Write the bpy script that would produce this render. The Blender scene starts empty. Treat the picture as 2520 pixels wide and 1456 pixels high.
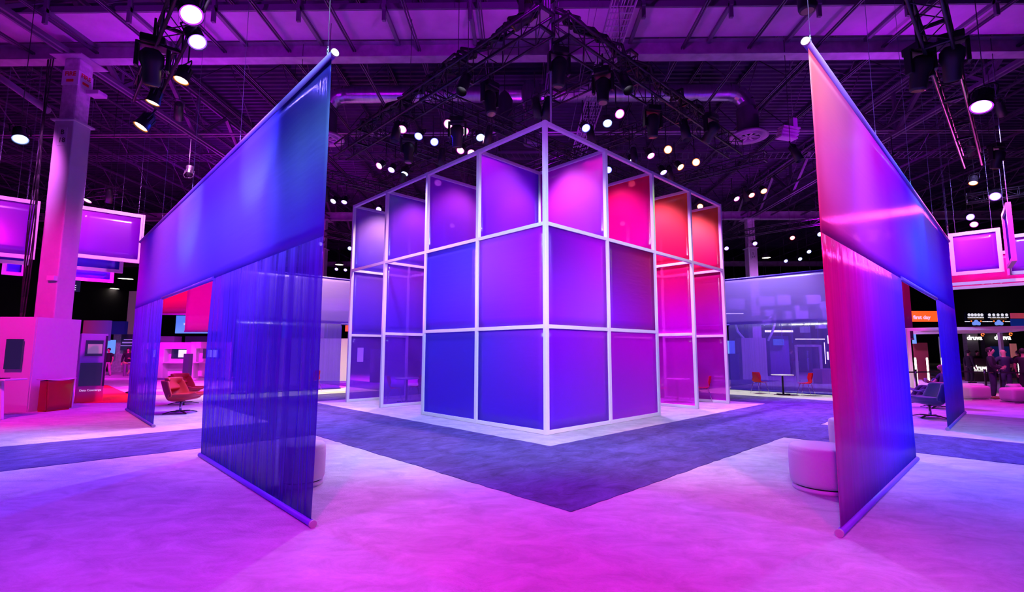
import bpy, bmesh, math, random
from mathutils import Vector, Matrix, Quaternion
random.seed(7)
PI = math.pi
C = bpy.context.scene.collection
sc = bpy.context.scene

# ---------------------------------------------------------------- camera
FPX = 1219.65                      # focal length in pixels of a 2520 px wide frame
CAM = Vector((-0.5205, -10.032, 1.65))
PITCH, ROLL, YAW = 0.10979, 0.00206, -0.0168
_fw = Vector((math.sin(YAW)*math.cos(PITCH), math.cos(YAW)*math.cos(PITCH), math.sin(PITCH)))
_r = Vector((math.cos(YAW), -math.sin(YAW), 0)); _u = _r.cross(_fw)
_R = _r*math.cos(ROLL) + _u*math.sin(ROLL); _U = -_r*math.sin(ROLL) + _u*math.cos(ROLL)
cd = bpy.data.cameras.new('camera'); cam = bpy.data.objects.new('camera', cd); C.objects.link(cam)
cd.sensor_width = 36; cd.lens = 36*FPX/2520; cd.clip_end = 400
cam.matrix_world = Matrix(((_R.x, _U.x, -_fw.x, CAM.x), (_R.y, _U.y, -_fw.y, CAM.y), (_R.z, _U.z, -_fw.z, CAM.z), (0, 0, 0, 1)))
sc.camera = cam
sc.view_settings.view_transform = 'Standard'; sc.view_settings.look = 'None'
sc.view_settings.exposure = 0.0; sc.view_settings.gamma = 1.0; sc.view_settings.use_curve_mapping = False

# ---------------------------------------------------------------- world: the faint violet fill of the hall
wd = bpy.data.worlds.new('hall_ambience'); sc.world = wd; wd.use_nodes = True
wd.node_tree.nodes['Background'].inputs[0].default_value = (0.002, 0.0005, 0.006, 1)
wd.node_tree.nodes['Background'].inputs[1].default_value = 0.5

# cycles detail that the renderer reads
sc.cycles.max_bounces = 8; sc.cycles.transparent_max_bounces = 24
sc.cycles.diffuse_bounces = 3; sc.cycles.glossy_bounces = 3; sc.cycles.caustics_reflective = False; sc.cycles.caustics_refractive = False
sc.cycles.sample_clamp_indirect = 4.0

# ---------------------------------------------------------------- survey helpers (plan of the booth is turned 45 degrees in the hall)
S2 = math.sqrt(.5)
def AB(a, b, z=0): return Vector(((a-b)*S2, (a+b)*S2, z))
def ray(px, py): return _fw + _R*((px-1260)/FPX) - _U*((py-728)/FPX)
def G(px, py, z=0.0): d = ray(px, py); return CAM + d*((z-CAM.z)/d.z)
def atY(px, py, y): d = ray(px, py); return CAM + d*((y-CAM.y)/d.y)
def ab(v): return ((v.x+v.y)*S2, (v.y-v.x)*S2, v.z)
def atA(px, py, a): d = ray(px, py); n = Vector((S2, S2, 0)); return CAM + d*((a-CAM.dot(n))/d.dot(n))
def atB(px, py, b): d = ray(px, py); n = Vector((-S2, S2, 0)); return CAM + d*((b-CAM.dot(n))/d.dot(n))

# ---------------------------------------------------------------- beams of the rig, added fill lamps included: (place, aim, colour, watts, cone, blend, size)
LIGHTS = {}
COL = {'magenta': (1, .04, .72), 'pink': (1, .16, .62), 'violet': (.34, .10, 1), 'blue': (.10, .10, 1), 'ice': (.30, .42, 1), 'lav': (.55, .38, 1),
       'orange': (1, .24, .03), 'red': (1, .04, .05), 'uv': (.22, .01, .75), 'white': (.9, .85, 1), 'purple': (.50, .04, 1)}
BEAM = {'B1': (1250, 260, 1700), 'B2': (1326, 191, 521), 'B3': (600, 400, 1500), 'B4': (357, 392, 211), 'B5': (1700, 450, 900), 'C_mag': (0, 114, 4547), 'C_vio': (0, 99, 0), 'D2': (613, 425, 1649), 'D3': (131, 240, 0), 'E_lav': (556, 0, 1435), 'F1': (1500, 0, 350), 'F2': (1950, 0, 1600), 'F3': (850, 50, 1600), 'F4': (450, 70, 1400), 'F5': (291, 304, 2782), 'F6': (150, 99, 457), 'I_mag': (2085, 149, 5875), 'K1': (2245, 2259, 1771), 'K10': (4500, 1200, 6500), 'K11': (413, 0, 0), 'K2': (4470, 3791, 1266), 'K3': (9000, 0, 8000), 'K4': (7000, 0, 7000), 'K5': (3015, 19, 1535), 'K6': (0, 0, 669), 'K7': (2200, 30, 1500), 'K8': (2200, 500, 2300), 'K9': (1100, 800, 2400), 'L_blue': (0, 0, 169), 'R1': (0, 278, 945), 'R3': (1379, 89, 869), 'R4': (2000, 200, 600), 'R_blue': (61, 0, 0), 'R_mag': (0, 0, 834), 'R_vio': (0, 86, 0), 'T2': (101, 70, 769), 'T5': (684, 542, 1393), 'T6': (457, 0, 0), 'T7': (9000, 0, 9000), 'U1': (1500, 0, 2900), 'U3': (1000, 0, 1800), 'W1': (800, 1500, 1000), 'W2': (500, 1100, 1100), 'W3': (1000, 200, 2300), 'fl1': (400, 420, 350), 'fl2': (527, 319, 486), 'fl3': (775, 300, 800), 'fl4': (1250, 800, 800), 'fr1': (950, 600, 900), 'fr2': (1000, 400, 1200), 'fr3': (1500, 700, 1900), 'fr4': (2000, 600, 3000), 'isl': (1250, 330, 780), 'isr': (700, 60, 350), 'U2': (280, 0, 600), 'U1b': (100, 0, 200), 'K12': (1300, 200, 1500), 'K13': (1700, 1000, 1200), 'K14': (900, 80, 900), 'B6': (180, 220, 550), 'P1': (320, 260, 600), 'P2': (260, 220, 450), 'B7': (500, 560, 1500), 'B8': (350, 400, 1000)}
def spot(at, to, key, cone=50, blend=.6, size=.12, parent=None):
    r, g, b = BEAM.get(key, (0, 0, 0)); e = max(r, g, b)
    if e <= 0: return None
    l = bpy.data.lights.new('stage_beam', 'SPOT'); l.energy = e; l.color = (r/e, g/e, b/e); l.spot_size = math.radians(cone); l.spot_blend = blend; l.shadow_soft_size = size
    o = bpy.data.objects.new('stage_beam', l); C.objects.link(o)
    if parent: o.parent = parent; o.location = (0, 0, -.08)
    else: o.location = at; o.rotation_euler = (Vector(to)-Vector(at)).to_track_quat('-Z', 'Y').to_euler()
    return o

# ---------------------------------------------------------------- materials
MATS = {}
def nt(name):
    m = bpy.data.materials.new(name); m.use_nodes = True; t = m.node_tree; t.nodes.clear(); return m, t
def mat(name, col, rough=.6, metal=0.0, emis=0.0, ecol=None, noise=0.0, nscale=8, bump=0.0, bscale=60, alpha=1.0, trans=0.0, stretch=(1, 1, 1)):
    if name in MATS: return MATS[name]
    m, t = nt(name); N = t.nodes; L = t.links
    o = N.new('ShaderNodeOutputMaterial'); p = N.new('ShaderNodeBsdfPrincipled'); L.new(p.outputs[0], o.inputs[0])
    p.inputs['Base Color'].default_value = (*col, 1); p.inputs['Roughness'].default_value = rough; p.inputs['Metallic'].default_value = metal
    p.inputs['Alpha'].default_value = alpha; p.inputs['Transmission Weight'].default_value = trans
    if emis: p.inputs['Emission Color'].default_value = (*(ecol or col), 1); p.inputs['Emission Strength'].default_value = emis
    tc = N.new('ShaderNodeTexCoord'); mp = N.new('ShaderNodeMapping'); L.new(tc.outputs['Object'], mp.inputs[0]); mp.inputs['Scale'].default_value = stretch
    if noise:
        n = N.new('ShaderNodeTexNoise'); n.inputs['Scale'].default_value = nscale; n.inputs['Detail'].default_value = 6; L.new(mp.outputs[0], n.inputs[0])
        r = N.new('ShaderNodeValToRGB'); r.color_ramp.elements[0].position = .3; r.color_ramp.elements[1].position = .7
        r.color_ramp.elements[0].color = (*[c*(1-noise) for c in col], 1); r.color_ramp.elements[1].color = (*[min(1, c*(1+noise)) for c in col], 1)
        L.new(n.outputs[0], r.inputs[0]); L.new(r.outputs[0], p.inputs['Base Color'])
    if bump:
        n = N.new('ShaderNodeTexNoise'); n.inputs['Scale'].default_value = bscale; n.inputs['Detail'].default_value = 4; L.new(mp.outputs[0], n.inputs[0])
        b = N.new('ShaderNodeBump'); b.inputs['Strength'].default_value = bump; b.inputs['Distance'].default_value = .02; L.new(n.outputs[0], b.inputs['Height']); L.new(b.outputs[0], p.inputs['Normal'])
    MATS[name] = m; return m
def lin(c):  # sRGB 0-255 -> linear
    return tuple((x/255/12.92) if x/255 <= .04045 else ((x/255+.055)/1.055)**2.4 for x in c)
def ramp(N, stops):
    r = N.new('ShaderNodeValToRGB'); e = r.color_ramp.elements
    while len(e) < len(stops): e.new(.5)
    for q, (pos, c) in zip(e, stops): q.position = pos; q.color = (*c, 1)
    return r
def fabric(name, rows, size, alpha=.6, gloss=.06, rough=.3, streak=0.0, sscale=30.0, translucent=.5, tint=.6, wrinkle=.15, thread=0):
    """printed sheer cloth. rows: list of (height fraction, [colour stops along the width]); size = (length along local x, height)"""
    m, t = nt(name); N = t.nodes; L = t.links
    o = N.new('ShaderNodeOutputMaterial'); tc = N.new('ShaderNodeTexCoord'); sx = N.new('ShaderNodeSeparateXYZ'); L.new(tc.outputs['Object'], sx.inputs[0])
    def div(src, d):
        q = N.new('ShaderNodeMath'); q.operation = 'DIVIDE'; q.inputs[1].default_value = d; q.use_clamp = True; L.new(src, q.inputs[0]); return q.outputs[0]
    u = div(sx.outputs[0], size[0]); v = div(sx.outputs[2], size[1])
    prev = None
    for i, (h, stops) in enumerate(rows):
        r = ramp(N, stops); L.new(u, r.inputs[0])
        if prev is None: prev = r.outputs[0]; ph = h; continue
        k = N.new('ShaderNodeMapRange'); k.inputs['From Min'].default_value = ph; k.inputs['From Max'].default_value = h; k.interpolation_type = 'SMOOTHSTEP'; L.new(v, k.inputs[0])
        mx = N.new('ShaderNodeMix'); mx.data_type = 'RGBA'; L.new(k.outputs[0], mx.inputs[0]); L.new(prev, mx.inputs[6]); L.new(r.outputs[0], mx.inputs[7]); prev = mx.outputs[2]; ph = h
    col = prev
    df = N.new('ShaderNodeBsdfDiffuse'); tl = N.new('ShaderNodeBsdfTranslucent'); L.new(col, df.inputs[0]); L.new(col, tl.inputs[0])
    m1 = N.new('ShaderNodeMixShader'); m1.inputs[0].default_value = translucent; L.new(df.outputs[0], m1.inputs[1]); L.new(tl.outputs[0], m1.inputs[2])
    gl = N.new('ShaderNodeBsdfGlossy'); gl.inputs['Roughness'].default_value = rough; gl.inputs[0].default_value = (.9, .85, 1, 1)
    m2 = N.new('ShaderNodeMixShader'); m2.inputs[0].default_value = gloss; L.new(m1.outputs[0], m2.inputs[1]); L.new(gl.outputs[0], m2.inputs[2])
    tr = N.new('ShaderNodeBsdfTransparent'); tm = N.new('ShaderNodeMix'); tm.data_type = 'RGBA'; tm.inputs[0].default_value = tint; tm.inputs[6].default_value = (1, 1, 1, 1); L.new(col, tm.inputs[7]); L.new(tm.outputs[2], tr.inputs[0])
    m3 = N.new('ShaderNodeMixShader'); m3.inputs[0].default_value = alpha; L.new(tr.outputs[0], m3.inputs[1]); L.new(m2.outputs[0], m3.inputs[2]); L.new(m3.outputs[0], o.inputs[0])
    if streak:   # the cloth bunches into vertical pleats that hide more where they are dense
        mp = N.new('ShaderNodeMapping'); mp.inputs['Scale'].default_value = (sscale, sscale, .12); L.new(tc.outputs['Object'], mp.inputs[0])
        n = N.new('ShaderNodeTexNoise'); n.inputs['Scale'].default_value = 1; n.inputs['Detail'].default_value = 3; L.new(mp.outputs[0], n.inputs[0])
        k = N.new('ShaderNodeMapRange'); k.inputs['From Min'].default_value = .32; k.inputs['From Max'].default_value = .66; k.inputs['To Min'].default_value = alpha-streak; k.inputs['To Max'].default_value = min(1, alpha+streak); L.new(n.outputs[0], k.inputs[0]); L.new(k.outputs[0], m3.inputs[0])
        b = N.new('ShaderNodeBump'); b.inputs['Strength'].default_value = .5; b.inputs['Distance'].default_value = .02; L.new(n.outputs[0], b.inputs['Height'])
        for s in (df, tl, gl): L.new(b.outputs[0], s.inputs['Normal'])
    elif wrinkle:
        mp = N.new('ShaderNodeMapping'); mp.inputs['Scale'].default_value = (.8, .8, 5); mp.inputs['Rotation'].default_value = (0, .15, 0); L.new(tc.outputs['Object'], mp.inputs[0])
        n = N.new('ShaderNodeTexNoise'); n.inputs['Scale'].default_value = 1.6; n.inputs['Detail'].default_value = 2; L.new(mp.outputs[0], n.inputs[0])
        b = N.new('ShaderNodeBump'); b.inputs['Strength'].default_value = wrinkle; b.inputs['Distance'].default_value = .05; L.new(n.outputs[0], b.inputs['Height'])
        for s in (df, tl, gl): L.new(b.outputs[0], s.inputs['Normal'])
    if thread:   # fine vertical threads spread a lamp's gleam sideways
        mp = N.new('ShaderNodeMapping'); mp.inputs['Scale'].default_value = (28, 28, .25); L.new(tc.outputs['Object'], mp.inputs[0])
        n = N.new('ShaderNodeTexNoise'); n.inputs['Scale'].default_value = 1; n.inputs['Detail'].default_value = 4; L.new(mp.outputs[0], n.inputs[0])
        b2 = N.new('ShaderNodeBump'); b2.inputs['Strength'].default_value = thread; b2.inputs['Distance'].default_value = .02; L.new(n.outputs[0], b2.inputs['Height']); L.new(b2.outputs[0], gl.inputs['Normal'])
    return m
def carpet_mat(name, c0, c1, bump=.6):
    m, t = nt(name); N = t.nodes; L = t.links
    o = N.new('ShaderNodeOutputMaterial'); p = N.new('ShaderNodeBsdfPrincipled'); L.new(p.outputs[0], o.inputs[0]); p.inputs['Roughness'].default_value = .95
    tc = N.new('ShaderNodeTexCoord'); mp = N.new('ShaderNodeMapping'); mp.inputs['Rotation'].default_value = (0, 0, .5); mp.inputs['Scale'].default_value = (1, 1.7, 1); L.new(tc.outputs['Object'], mp.inputs[0])
    n = N.new('ShaderNodeTexNoise'); n.inputs['Scale'].default_value = 2.2; n.inputs['Detail'].default_value = 9; n.inputs['Roughness'].default_value = .72; n.inputs['Distortion'].default_value = .6; L.new(mp.outputs[0], n.inputs[0])
    r = ramp(N, [(.36, c0), (.66, c1)]); L.new(n.outputs[0], r.inputs[0]); L.new(r.outputs[0], p.inputs['Base Color'])
    f = N.new('ShaderNodeTexNoise'); f.inputs['Scale'].default_value = 45; f.inputs['Detail'].default_value = 5; L.new(mp.outputs[0], f.inputs[0])
    w = N.new('ShaderNodeMath'); w.operation = 'MULTIPLY_ADD'; w.inputs[1].default_value = 2.0; L.new(n.outputs[0], w.inputs[0]); L.new(f.outputs[0], w.inputs[2])
    b = N.new('ShaderNodeBump'); b.inputs['Strength'].default_value = bump; b.inputs['Distance'].default_value = .025; L.new(w.outputs[0], b.inputs['Height']); L.new(b.outputs[0], p.inputs['Normal'])
    return m

# ---------------------------------------------------------------- mesh helpers
class MB:
    def __init__(s): s.v = []; s.f = []; s.sm = []
    def add(s, vs, fs, smooth=False):
        k = len(s.v); s.v += [tuple(v) for v in vs]; s.f += [tuple(i+k for i in f) for f in fs]; s.sm += [smooth]*len(fs); return s
    def box(s, c, d, rz=0.0):
        x, y, z = d[0]/2, d[1]/2, d[2]/2; cs, sn = math.cos(rz), math.sin(rz)
        vs = [(c[0]+i*x*cs-j*y*sn, c[1]+i*x*sn+j*y*cs, c[2]+k*z) for i in (-1, 1) for j in (-1, 1) for k in (-1, 1)]
        return s.add(vs, [(0, 1, 3, 2), (4, 6, 7, 5), (0, 4, 5, 1), (2, 3, 7, 6), (0, 2, 6, 4), (1, 5, 7, 3)])
    def beam(s, p, q, w, h=None):
        p, q = Vector(p), Vector(q); h = h or w; d = (q-p).normalized(); up = Vector((0, 0, 1)) if abs(d.z) < .95 else Vector((1, 0, 0))
        r = d.cross(up).normalized(); u = r.cross(d)
        vs = [e + r*(i*w/2) + u*(j*h/2) for e in (p, q) for i, j in ((-1, -1), (1, -1), (1, 1), (-1, 1))]
        return s.add(vs, [(0, 1, 2, 3), (7, 6, 5, 4), (0, 4, 5, 1), (1, 5, 6, 2), (2, 6, 7, 3), (3, 7, 4, 0)])
    def tube(s, p, q, r, n=8, r2=None, cap=True):
        p, q = Vector(p), Vector(q); r2 = r if r2 is None else r2; d = (q-p).normalized(); up = Vector((0, 0, 1)) if abs(d.z) < .95 else Vector((1, 0, 0))
        a = d.cross(up).normalized(); b = a.cross(d); vs = []
        for e, rr in ((p, r), (q, r2)): vs += [e + a*(rr*math.cos(2*PI*i/n)) + b*(rr*math.sin(2*PI*i/n)) for i in range(n)]
        s.add(vs, [(i, (i+1) % n, n+(i+1) % n, n+i) for i in range(n)], True)
        if cap: s.add(vs, [tuple(range(n-1, -1, -1)), tuple(range(n, 2*n))])
        return s
    def path(s, pts, r, n=6):
        for p, q in zip(pts, pts[1:]): s.tube(p, q, r, n)
        return s
    def lathe(s, prof, c=(0, 0, 0), n=32, sx=1, sy=1, smooth=True):
        k = len(prof); vs = [(c[0]+r*sx*math.cos(2*PI*i/n), c[1]+r*sy*math.sin(2*PI*i/n), c[2]+z) for i in range(n) for r, z in prof]
        return s.add(vs, [(i*k+j, ((i+1) % n)*k+j, ((i+1) % n)*k+j+1, i*k+j+1) for i in range(n) for j in range(k-1)], smooth)
    def grid(s, fn, nu, nv, smooth=True):
        vs = [fn(i/nu, j/nv) for i in range(nu+1) for j in range(nv+1)]; w = nv+1
        return s.add(vs, [(i*w+j, (i+1)*w+j, (i+1)*w+j+1, i*w+j+1) for i in range(nu) for j in range(nv)], smooth)
    def prism(s, pts, z0, z1):
        n = len(pts); vs = [(x, y, z0) for x, y in pts] + [(x, y, z1) for x, y in pts]
        return s.add(vs, [tuple(range(n-1, -1, -1)), tuple(range(n, 2*n))] + [(i, (i+1) % n, n+(i+1) % n, n+i) for i in range(n)])
    def ball(s, c, r, n=16, m=10, sx=1, sy=1, sz=1):
        pr = [(max(1e-4, r*math.sin(PI*j/m)), -r*sz*math.cos(PI*j/m)) for j in range(m+1)]
        return s.lathe(pr, c, n, sx, sy)
    def build(s, name, m=None, parent=None, loc=None, rz=0.0, bevel=0.0, solid=0.0, sub=0):
        me = bpy.data.meshes.new(name); me.from_pydata(s.v, [], s.f); me.polygons.foreach_set('use_smooth', s.sm); me.update()
        bm = bmesh.new(); bm.from_mesh(me); bmesh.ops.remove_doubles(bm, verts=bm.verts, dist=1e-5); bmesh.ops.recalc_face_normals(bm, faces=bm.faces); bm.to_mesh(me); bm.free()
        o = bpy.data.objects.new(name, me); C.objects.link(o)
        if m: me.materials.append(m)
        if parent: o.parent = parent
        if loc is not None: o.location = loc
        o.rotation_euler.z = rz
        if solid: k = o.modifiers.new('thickness', 'SOLIDIFY'); k.thickness = solid; k.offset = 0
        if bevel: k = o.modifiers.new('edge', 'BEVEL'); k.width = bevel; k.segments = 2; k.limit_method = 'ANGLE'
        if sub: k = o.modifiers.new('smooth', 'SUBSURF'); k.levels = sub; k.render_levels = sub
        return o
def thing(name, label, cat, loc=(0, 0, 0), rz=0.0, group=None):
    o = bpy.data.objects.new(name, None); C.objects.link(o); o.location = loc; o.rotation_euler = (0, 0, rz); o.empty_display_size = .1
    o['label'] = label; o['category'] = cat
    if group: o['group'] = group
    return o
def tag(o, label, cat, group=None):
    o['label'] = label; o['category'] = cat
    if group: o['group'] = group
    return o
def struct(o): o['kind'] = 'structure'; return o
KIDS = {}
def dup(root, loc=None, rot=None, label=None, group=None):
    r = root.copy(); C.objects.link(r)
    if loc is not None: r.location = loc
    if rot is not None: r.rotation_euler = rot
    if label: r['label'] = label
    if group: r['group'] = group
    for ch in root.children:
        c = ch.copy(); C.objects.link(c); c.parent = r
        if c.type == 'LIGHT': c.data = c.data.copy()
        for g in ch.children: d = g.copy(); C.objects.link(d); d.parent = c
    return r
def text(s, size, m, parent=None, loc=(0, 0, 0), rot=(PI/2, 0, 0), name='lettering', ext=.004, align='CENTER', bold=0.0):
    cu = bpy.data.curves.new(name, 'FONT'); cu.body = s; cu.size = size; cu.extrude = ext; cu.align_x = align; cu.align_y = 'CENTER'; cu.offset = bold; cu.resolution_u = 3
    t = bpy.data.objects.new(name, cu); C.objects.link(t)
    me = bpy.data.meshes.new_from_object(t); bpy.data.objects.remove(t); bpy.data.curves.remove(cu)
    o = bpy.data.objects.new(name, me); C.objects.link(o); me.materials.clear(); me.materials.append(m)
    if parent: o.parent = parent
    o.location = loc; o.rotation_euler = rot; return o
# ================================================================ the hall
M_LIGHTCARPET = carpet_mat('light_carpet', (.50, .48, .56), (.74, .72, .80), .6)
M_DARKCARPET = carpet_mat('dark_carpet', (.06, .045, .17), (.15, .115, .42), .7)
M_DECK = mat('deck_paint', (.032, .014, .06), .55, .2, noise=.3, nscale=2)
M_STEEL = mat('painted_steel', (.42, .33, .46), .5, .2, noise=.2, nscale=3); M_JOIST = mat('joist_steel', (.10, .06, .13), .45, .4); M_GIRD = mat('girder_steel', (.18, .12, .22), .45, .3)
M_STEELD = mat('dark_steel', (.16, .12, .2), .5, .3)
M_PLATE = mat('pale_plate', (.68, .36, .68), .6, noise=.12, nscale=1.5)
M_TRUSS = mat('black_aluminium', (.05, .045, .06), .35, .7)
M_BLACK = mat('black_plastic', (.012, .011, .015), .45)
M_WHITE = mat('white_powder_coat', (.93, .92, .95), .4)
M_CHROME = mat('chrome', (.75, .75, .8), .15, 1.0)
M_GREYB = mat('grey_backdrop', (.05, .045, .07), .9)
HX, HY0, HY1, DECK = 60, -24, 78, 12.8

fl = MB(); fl.add([(-HX, HY0, 0), (HX, HY0, 0), (HX, HY1, 0), (-HX, HY1, 0)], [(0, 1, 2, 3)]); struct(fl.build('floor', M_LIGHTCARPET))
def noisy(pts, step=.16, amp=.014):
    out = []
    for i, p in enumerate(pts):
        q = pts[(i+1) % len(pts)]; d = math.dist(p, q); n = max(1, int(d/step)) if d < 40 else 60
        nx, ny = -(q[1]-p[1])/d, (q[0]-p[0])/d
        for k in range(n):
            t = k/n; j = 0 if k == 0 else random.uniform(-amp, amp); out.append((p[0]+(q[0]-p[0])*t+nx*j, p[1]+(q[1]-p[1])*t+ny*j))
    return out
def aisle():
    o, i, b0, b1, F = 11.93, 9.45, 3.12, 5.55, 23
    outer = [(-3.33, -3.33), (b0, -3.33), (b0, -F), (b1, -F), (b1, -3.33), (o, -3.33), (o, b0), (F, b0), (F, b1), (o, b1), (o, o), (b1, o), (b1, F), (b0, F), (b0, o), (-3.33, o), (-3.33, b1), (-F, b1), (-F, b0), (-3.33, b0)]
    inner = [(-.84, -.84), (-.84, i), (i, i), (i, -.84)]
    bm = bmesh.new(); es = []
    for loop in (noisy(outer), noisy(inner)):
        vs = [bm.verts.new((x, y, 0)) for x, y in loop]; es += [bm.edges.new((vs[k], vs[(k+1) % len(vs)])) for k in range(len(vs))]
    bmesh.ops.triangle_fill(bm, use_beauty=True, edges=es)
    bmesh.ops.recalc_face_normals(bm, faces=bm.faces)
    for f in bm.faces:
        if f.normal.z < 0: f.normal_flip()
    me = bpy.data.meshes.new('aisle_carpet'); bm.to_mesh(me); bm.free(); me.materials.append(M_DARKCARPET)
    a = bpy.data.objects.new('aisle_carpet', me); C.objects.link(a); a.location = (0, 0, .007); a.rotation_euler.z = PI/4
    k = a.modifiers.new('pile', 'SOLIDIFY'); k.thickness = .006; k.offset = -1
    tag(a, 'dark carpet aisle running in a square ring around the white lattice cube', 'carpet')
aisle()

# walls and ceiling deck
for nm, c, d in (('wall_left', (-HX, (HY0+HY1)/2, DECK/2), (.3, HY1-HY0, DECK)), ('wall_right', (HX, (HY0+HY1)/2, DECK/2), (.3, HY1-HY0, DECK)), ('wall_back', (0, HY1, DECK/2), (2*HX, .3, DECK)), ('wall_front', (0, HY0, DECK/2), (2*HX, .3, DECK))):
    w = MB(); w.box(c, d); struct(w.build(nm, M_GREYB))
ck = MB(); n = 0; prof = []
y = HY0
while y < 44: prof += [(y, 0), (y+.12, 0), (y+.16, .08), (y+.26, .08)]; y += .30
prof += [(44, 0), (HY1, 0)]
ck.add([(x, p, DECK+z) for p, z in prof for x in (-HX, HX)], [(2*i, 2*i+1, 2*i+3, 2*i+2) for i in range(len(prof)-1)]); struct(ck.build('ceiling', M_DECK))

def joist():
    b = MB()
    for s in (-.035, .035): b.beam((s, -13, 10.9), (s, 40, 10.9), .03, .06); b.beam((s, -13, 12.7), (s, 40, 12.7), .03, .08)
    y = -13; up = False
    while y < 40:
        b.tube((0, y, 12.66 if up else 10.9), (0, y+1.9, 10.9 if up else 12.66), .02, 5); y += 1.9; up = not up
        if y > 34: break
    return b
jo = struct(joist().build('ceiling_joist', M_JOIST, loc=(-5.68-2.03*14, 0, 0)))
for k in range(1, 35):
    c = jo.copy(); C.objects.link(c); c.location.x += 2.03*k
# girders across the hall (on the column lines) and along it
def girder_x(y):
    b = MB(); b.box((0, y, 10.63), (90, .38, .03)); b.box((0, y, 10.87), (90, .03, .46)); b.box((0, y, 11.12), (90, .34, .03)); return b
g1 = struct(girder_x(0).build('ceiling_girder', M_STEEL, loc=(0, 4.4, 0)))
for yy in (23.4, 42.4): c = g1.copy(); C.objects.link(c); c.location.y = yy
def catwalk():
    b = MB(); b.box((0, 0, 11.1), (90, 1.28, .03)); return b
cw = struct(catwalk().build('ceiling_catwalk', M_PLATE, loc=(0, 3.44, 0)))
rb = MB()
for k in range(-14, 15): x = k*2.37+.47; rb.box((x, -.05, 11.04), (.10, 1.72, .11)); rb.box((x, -.82, 11.6), (.10, .08, 1.9))
rb.box((0, -.71, 11.15), (90, .05, .18)); rb.box((0, .66, 11.15), (90, .05, .11))
struct(rb.build('ceiling_catwalk_frame', M_STEELD, loc=(0, 3.44, 0)))
def girder_y():
    b = MB()
    for s in (-.10, .10): b.beam((s, -14, 10.68), (s, 44, 10.68), .08, .13); b.beam((s, -14, 12.5), (s, 44, 12.5), .08, .13)
    y = -14; up = False
    while y < 42:
        b.beam((0, y, 12.45 if up else 10.7), (0, y+2.0, 10.7 if up else 12.45), .15, .11); b.beam((0, y+2.0, 10.7), (0, y+2.0, 12.45), .11, .11) if up else None
        y += 2.0; up = not up
    return b
COLX = (-14.35, 15.15)
gy = struct(girder_y().build('ceiling_girder', M_GIRD, loc=(COLX[0], 0, 0)))
for xx in (COLX[1], -43.8, 44.6): c = gy.copy(); C.objects.link(c); c.location.x = xx

# columns: sleeve, concrete neck, number plate
M_SLEEVE = mat('column_sleeve', (.74, .70, .76), .55, noise=.05, nscale=2, bump=.15, bscale=3)
M_CONC = mat('rough_concrete', (.72, .6, .7), .9, noise=.25, nscale=6, bump=.5, bscale=25)
M_RED = mat('red_ink', (.7, .02, .02), .6); M_INK = mat('dark_ink', (.03, .02, .05), .6)
def column(x, y, lab, num, fire=False):
    t = thing('column', lab, 'column', (x, y, 0))
    MB().box((0, 0, 4.28), (.60, .60, 8.56)).build('sleeve', M_SLEEVE, t, bevel=.03)
    MB().box((0, 0, 8.58), (.74, .74, .05)).build('sleeve_cap', M_SLEEVE, t)
    MB().box((0, 0, 9.6), (.50, .50, 2.0)).build('concrete_neck', M_CONC, t, bevel=.05)
    MB().box((0, 0, 10.60), (1.0, 1.0, .03)).build('cap_plate', M_STEEL, t)
    MB().box((0, -.31, 8.05), (.27, .012, .56)).build('number_plate', M_WHITE, t)
    text(num[0], .21, M_INK, t, (0, -.319, 8.18), name='plate_lettering'); text(num[1], .21, M_INK, t, (0, -.319, 7.93), name='plate_lettering')
    if fire:
        MB().box((0, 0, 9.97), (.515, .515, .48)).build('notice_wrap', M_WHITE, t)
        text('FIRE', .19, M_RED, t, (0, -.262, 10.08), name='notice_lettering', bold=.004); text('FIRE', .19, M_RED, t, (.262, 0, 10.08), (PI/2, 0, PI/2), name='notice_lettering', bold=.004)
        for r, l in ((0, (0, -.262, 9.87)), (PI/2, (.262, 0, 9.87))): MB().box((0, 0, 0), (.22, .006, .08)).build('notice_bar', M_RED, t, l, rz=r)
    return t
column(COLX[0], 4.4, 'tall sleeved column behind the low white booth wall, with a red and white fire notice round its neck', ('B', '18'), True)
column(-14.2, 23.4, 'distant sleeved column between the near left banner and the white lattice cube', ('B', '18'))
column(COLX[1], 23.4, 'distant sleeved column to the right of the white lattice cube', ('S', '17'))
br = MB(); br.tube((-.40, -.42, 8.8), (-2.9, -1.1, 10.6), .095, 12); tag(br.build('diagonal_brace', M_STEEL, loc=(COLX[0], 4.4, 0)), 'thick steel brace pipe sloping down to the top of the near left column sleeve', 'brace')

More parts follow.
